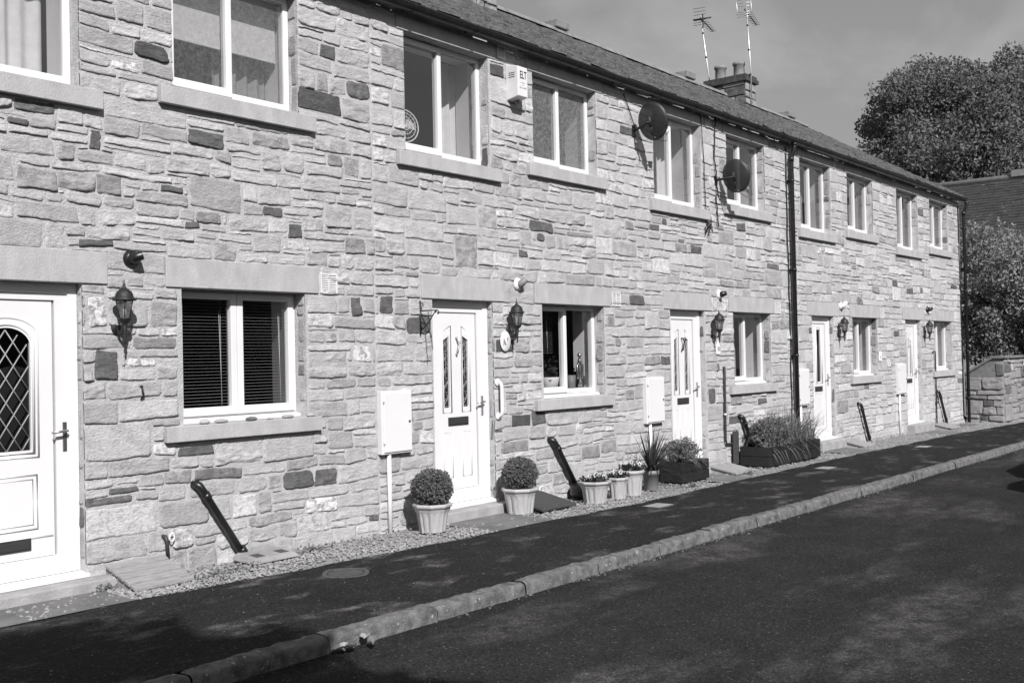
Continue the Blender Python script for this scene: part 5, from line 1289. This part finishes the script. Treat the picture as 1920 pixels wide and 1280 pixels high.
# weeds at the foot of the wall
rg = np.random.default_rng(79); P = []
for (x, y, r_) in ((4.6, -.42, .12), (4.9, -.4, .1), (5.75, -.22, .08), (3.92, -.12, .06), (3.95, -.18, .05), (23.5, -.3, .25), (23.8, -.25, .2), (12.85, -.65, .05), (11.2, -.72, .04)):
    P.append(np.array([x, y, gz(x, y)+.02])+rg.normal(size=(120, 3))*[r_, r_*.5, .02])
P = np.concatenate(P); tag(link_mesh('weeds', leaf_mesh('weeds', P, rg.uniform(.015, .035, len(P)), rg, .5), MT['leafball']), kind='stuff')
def cover(x, y, label, kind='rect', w_=.26, d_=.17):
    t = thing('pavement_cover', label, 'utility cover', (x, y, gz(x, y)), 'small covers set in the pavement')
    z = gz(x, y)
    if kind == 'round':
        m = MB(); m.lathe([(.0, .005), (.125, .005), (.13, .004), (.13, 0)], (x, y, z), seg=28, caps=False); m.build('lid', MT['coverlid'], t)
        m = MB(); m.lathe([(.142, 0), (.142, .005), (.18, .005), (.185, 0)], (x, y, z), seg=28, rf=lambda th, i: 1+.06*math.cos(4*th), caps=False); m.build('surround', MT['coverlid'], t)
    else:
        m = MB(); m.box(x-w_/2, x+w_/2, y-d_/2, y+d_/2, z-.02, z+.008); m.build('lid', MT['greylid'], t, bevel=.003)
        m = MB(); frame_flat = [(x-w_/2-.02, x+w_/2+.02, y-d_/2-.02, y-d_/2-.003), (x-w_/2-.02, x+w_/2+.02, y+d_/2+.003, y+d_/2+.02)]
        for a, b, c, d in frame_flat+[(x-w_/2-.02, x-w_/2-.003, y-d_/2-.003, y+d_/2+.003), (x+w_/2+.003, x+w_/2+.02, y-d_/2-.003, y+d_/2+.003)]: m.box(a, b, c, d, z-.02, z+.005)
        m.build('surround', MT['slab'], t)
cover(5.34, -1.08, 'round pale stopcock cover in the pavement nearest the camera', 'round')
cover(9.69, -1.15, 'pale square cover in the pavement in front of the fluted pots')
cover(14.15, -1.15, 'pale square cover in the pavement in front of the long grass trough')
cover(18.2, -1.18, 'small far square cover in the pavement past the fourth door')
# crumpled leaves against the kerb
t = thing('fallen_leaves', 'crumpled dry fallen leaves lying in the road against the kerb', 'leaves', (4.05, -2.5, gz(4, -2.5)-.083))
rg = np.random.default_rng(90); z = gz(4.1, -2.5)-.083
for i in range(7):
    cx_, cy_ = 4.14+rg.uniform(-.1, .16), -2.46+rg.uniform(-.05, .05); V, F = [], []; a0 = rg.uniform(0, 6); tl = rg.uniform(-.5, .5); L = rg.uniform(.06, .11)
    for u in range(7):
        for v in range(5):
            uu = u/6-.5; vv = (v/4-.5)*(1-(2*uu)**2*.75)*.7; zz = .03*(abs(vv)*2.6+.8*abs(uu))+.006*math.sin(uu*7+i)+.004*math.sin(vv*16+i); V.append((cx_+L*(uu*math.cos(a0)-vv*math.sin(a0)), cy_+L*(uu*math.sin(a0)+vv*math.cos(a0)), z+.012+zz*.8+tl*uu*.06+.01*i*.5))
    for u in range(6):
        for v in range(4): q = u*5+v; F.append((q, q+1, q+6, q+5))
    link_mesh('leaf', mesh_np('leaf', V, F, True), MT['leafpale'] if i % 3 else MT['greylid'], t)

# ------------------------------------------------------------------ beyond the gable end
t = thing('boundary_wall', 'low rubble boundary wall with sloping coping and corner pier at the end of the terrace', 'wall', (25.2, -.3, gz(25.2)))
bz = gz(25.2)-.15; xw = 25.2; ye = -.74
def wtop(y): return 1.40 if y < -.52 else 1.40-(y+.52)/.6*.36
st = [s_ for s_ in layout(-.1, .74, bz, 1.36, [], (), (), 41, .06, .05, (3, 7), ((2, 2), (3, 4), (4, 3), (5, 1)), .1) if (s_[3] < wtop(-s_[0])-.02)]
V, F, T, I = stones_np(st, lambda q: .03, (), 41, .009, (.006, .03), 1.5, 1.5, .1, .21); P1 = np.stack([xw-V[:, 2], -V[:, 0], V[:, 1]], 1)
st = layout(xw, xw+9, bz, 1.36, [], (), (), 42, .06, .05, (3, 8), ((2, 2), (3, 4), (4, 3), (5, 1)), .08)
V2, F2, T2, I2 = stones_np(st, lambda q: .05, (), 42, .009, (.006, .03), 1.5, 1.5, .1, .24); P2 = np.stack([V2[:, 0], ye-V2[:, 2], V2[:, 1]], 1)
BV = [(xw, .1, bz), (xw, ye, bz), (xw, ye, 1.38), (xw, -.52, 1.38), (xw, .1, 1.03), (xw+9, ye, bz), (xw+9, ye, 1.38)]
nv = len(P1)+len(P2); BF = np.array([(0, 3, 4, 4), (0, 1, 2, 3), (1, 5, 6, 2)])
BFq = np.array([(0, 1, 2, 3), (1, 5, 6, 2)]); BV += [(xw, .1, bz), (xw, -.52, bz)]
BFq = np.array([(8, 1, 2, 3), (0, 8, 3, 4), (1, 5, 6, 2)])
me = mesh_np('masonry', np.concatenate([P1, P2, np.array(BV)]), np.concatenate([F, F2+len(P1), BFq+nv]), True, np.concatenate([np.ones(len(F)+len(F2), int), np.zeros(3, int)]), np.concatenate([T, T2, np.tile([.4, 0, 0, 1], (len(BV), 1))]))
link_mesh('masonry', me, [MT['wallmortar'], MT['stone']], t)
m = MB(); m.hexa([(xw-.05, ye-.05, 1.38), (xw+.35, ye-.05, 1.38), (xw+.35, -.52, 1.38), (xw-.05, -.52, 1.38), (xw-.05, ye-.05, 1.44), (xw+.35, ye-.05, 1.44), (xw+.35, -.52, 1.44), (xw-.05, -.52, 1.44)])
m.hexa([(xw-.05, -.518, 1.385), (xw+.35, -.518, 1.385), (xw+.35, .1, 1.01), (xw-.05, .1, 1.01), (xw-.05, -.518, 1.442), (xw+.35, -.518, 1.442), (xw+.35, .1, 1.07), (xw-.05, .1, 1.07)])
m.box(xw+.352, xw+9, ye-.05, ye+.3, 1.38, 1.44); m.build('coping', MT['wallmortar'], t, bevel=.01)

t = thing('far_building', 'low stone building with a mossy slate roof behind the bush at the far right', 'building', (40, -2, 0))
m = MB(); m.box(36.3, 45.5, -16, 9, -.6, 5.0); m.build('wall', MT['step'], t)
rb = MB(); rg = random.Random(8); ex, rx, ez, rz = 35.9, 40.0, 4.86, 7.55; nrow = 24; n = 92
for i in range(nrow):
    fa, fb = i/nrow, min(1, (i+1.5)/nrow); y = 9.2; 
    while y > -16.2:
        wd = rg.uniform(.2, .36); l = rg.uniform(0, .03)
        pa = (ex+(rx-ex)*fa, ez+(rz-ez)*fa+.05+l); pb = (ex+(rx-ex)*fb, ez+(rz-ez)*fb+.01)
        rb.hexa([(pa[0], y-wd+.015, pa[1]-.05), (pb[0], y-wd+.015, pb[1]-.04), (pb[0], y, pb[1]-.04), (pa[0], y, pa[1]-.05), (pa[0], y-wd+.015, pa[1]), (pb[0], y-wd+.015, pb[1]), (pb[0], y, pb[1]), (pa[0], y, pa[1])]); y -= wd
rb.face([(rx, 9.2, rz), (rx, -16.2, rz), (rx+6, -16.2, ez-1), (rx+6, 9.2, ez-1)])
ro = rb.build('roof', MT['farslate'], t, fix=False)
m = MB(); m.tube([(rx, 9.2, rz+.02), (rx, -16.2, rz+.02)], .14, 10); m.box(rx-.2, rx+.2, 1.9, 2.5, rz+.05, rz+.28); m.build('ridge', MT['terracotta'], ro)
m = MB(); m.tube([(ex-.08, 9.2, ez-.03), (ex-.08, -16.2, ez-.03)], .075, 10); m.build('gutter', MT['black'], t)

make_tree('large leafy garden bush in full sun behind the boundary wall', (27.6, -.6, 0), (28.0, -.7, 2.75), (1.75, 2.9, 1.85), 330, 210, .095, 51, 'bush', 'garden_bush', None, .09, (.28, .55), 'bush', .35, 40)
make_tree('largest round-crowned leafy tree above the far roof', (60, 9.6, -1), (60, 9.6, 11.3), (6.0, 5.8, 6.2), 480, 260, .22, 52, 'tree', 'tree', 'trees beyond the far roof', .5, (.7, 1.35))
make_tree('darker tree at the right edge of the photo, overlapping the largest tree', (63, 3.2, -1), (63, 2.6, 8.3), (5.2, 4.6, 5.2), 330, 250, .22, 53, 'tree', 'tree', 'trees beyond the far roof', .45, (.7, 1.3))
make_tree('low tree between the terrace gable and the far roof ridge', (66, 15, -1), (66, 14.5, 7.0), (6, 4.4, 4.6), 200, 170, .26, 54, 'tree', 'tree', 'trees beyond the far roof', .4, (.7, 1.3))

# ------------------------------------------------------------------ across the street, behind the camera: what shades the road
make_tree('street tree behind the camera shading the near pavement', (-2.9, -10.0, -.2), (-2.6, -9.85, 6.0), (1.75, 1.4, 1.4), 210, 330, .22, 61, 'tree', 'tree', None, .16, (.3, .6))
rg = np.random.default_rng(64); n = 30000; x = rg.uniform(-15, 75, n); prof_h = lambda q: 4.9+.8*vnoise(q*.35, q*0, 1.)+.4*vnoise(q*1.3, q*0, 2.)
hgt = prof_h(x); z = -.3+hgt*rg.random(n)**.7; y = -17.5+rg.normal(0, .7, n)
hm = leaf_mesh('hedge', np.stack([x, y, z], 1), rg.uniform(.2, .5, n), rg)
V = np.array([v.co[:] for v in hm.vertices]); F = np.array([p.vertices[:] for p in hm.polygons]); V = V; xx = np.arange(-15, 75.1, .5); hh = prof_h(xx)*.93-.3
core = np.concatenate([np.stack([xx, xx*0-17.1, xx*0-.6], 1), np.stack([xx, xx*0-17.2, hh-.3], 1), np.stack([xx, xx*0-17.5, hh], 1), np.stack([xx, xx*0-17.9, xx*0-.6], 1)]); k = len(xx); i = np.arange(k-1)
cf = np.concatenate([np.stack([i+a_*k, i+1+a_*k, i+1+(a_+1)*k, i+(a_+1)*k], 1) for a_ in range(3)])
tag(link_mesh('hedge', mesh_np('hedge', np.concatenate([V, core]), np.concatenate([F, cf+len(V)]), False), MT['hedge'], None, (0, -17.5, 0)), 'long dense hedge across the street behind the camera', 'hedge', None)
def car(loc, rz, label, hs=1.0):
    t = thing('parked_car', label, 'car', (0, 0, 0), 'cars parked in the street')
    side = [(-2.05, .35), (-2.1, .62), (-2.0, .86), (-1.5, .95), (-.95, 1.0), (-.35, 1.42), (.75, 1.45), (1.45, 1.05), (2.0, .98), (2.12, .7), (2.08, .35)]
    m = MB(); n = len(side); rows = []
    for yy, sc in ((-.86, .93), (-.84, 1.0), (-.3, 1.015), (.3, 1.015), (.84, 1.0), (.86, .93)):
        rows.append([m.b.verts.new((x, yy*(1 if z_ < 1 else .86), .35+(z_-.35)*sc)) for x, z_ in side])
    for a, b in zip(rows[:-1], rows[1:]):
        for i in range(n): m.b.faces.new([a[i], a[(i+1) % n], b[(i+1) % n], b[i]])
    m.b.faces.new(rows[0][::-1]); m.b.faces.new(rows[-1]); m.build('body', MT['carpaint'], t, bevel=.04)
    for sx in (-1.3, 1.3):
        for sy in (-.8, .8):
            m = MB(); m.lathe([(.0, -.1), (.2, -.1), (.31, -.09), (.32, -.05), (.32, .05), (.31, .09), (.2, .1), (0, .1)], (sx, sy, .32), (0, 1, 0), 24, caps=False); wh = m.build('wheel', MT['tyre'], t)
            m = MB(); m.lathe([(.0, 0), (.19, 0), (.19, .012), (0, .02)], (sx, sy+(.1 if sy > 0 else -.1), .32), (0, 1 if sy > 0 else -1, 0), 18, caps=False); m.build('rim', MT['chrome'], wh)
    for sy in (-1, 1):
        m = MB(); m.prism([(-.85, 1.02), (.2, 1.02), (1.2, 1.06), (.68, 1.36), (-.3, 1.34)], .01, sy*.80-.005); m.build('side_window', MT['dark'], t)
        m = MB(); m.box(-2.09, -2.03, sy*.62-.16, sy*.62+.16, .62, .76); m.build('headlight', MT['white'], t, bevel=.02)
    t.location = loc; t.scale = (1, 1, hs); t.rotation_euler = (0, 0, rz); LOC[t.name] = Vector(loc); return t
car((15.4, -5.3, gz(15, -5)-.1), 0, 'dark parked car on the far side of the road, outside the photo at right')
car((23.4, -3.85, gz(23, -3)-.1), 0, 'dark parked car near the end of the terrace, outside the photo at right')
car((4.9, -8.2, gz(5, -7)-.1), 0, 'tall dark parked car beside the camera, outside the photo', 1.12)
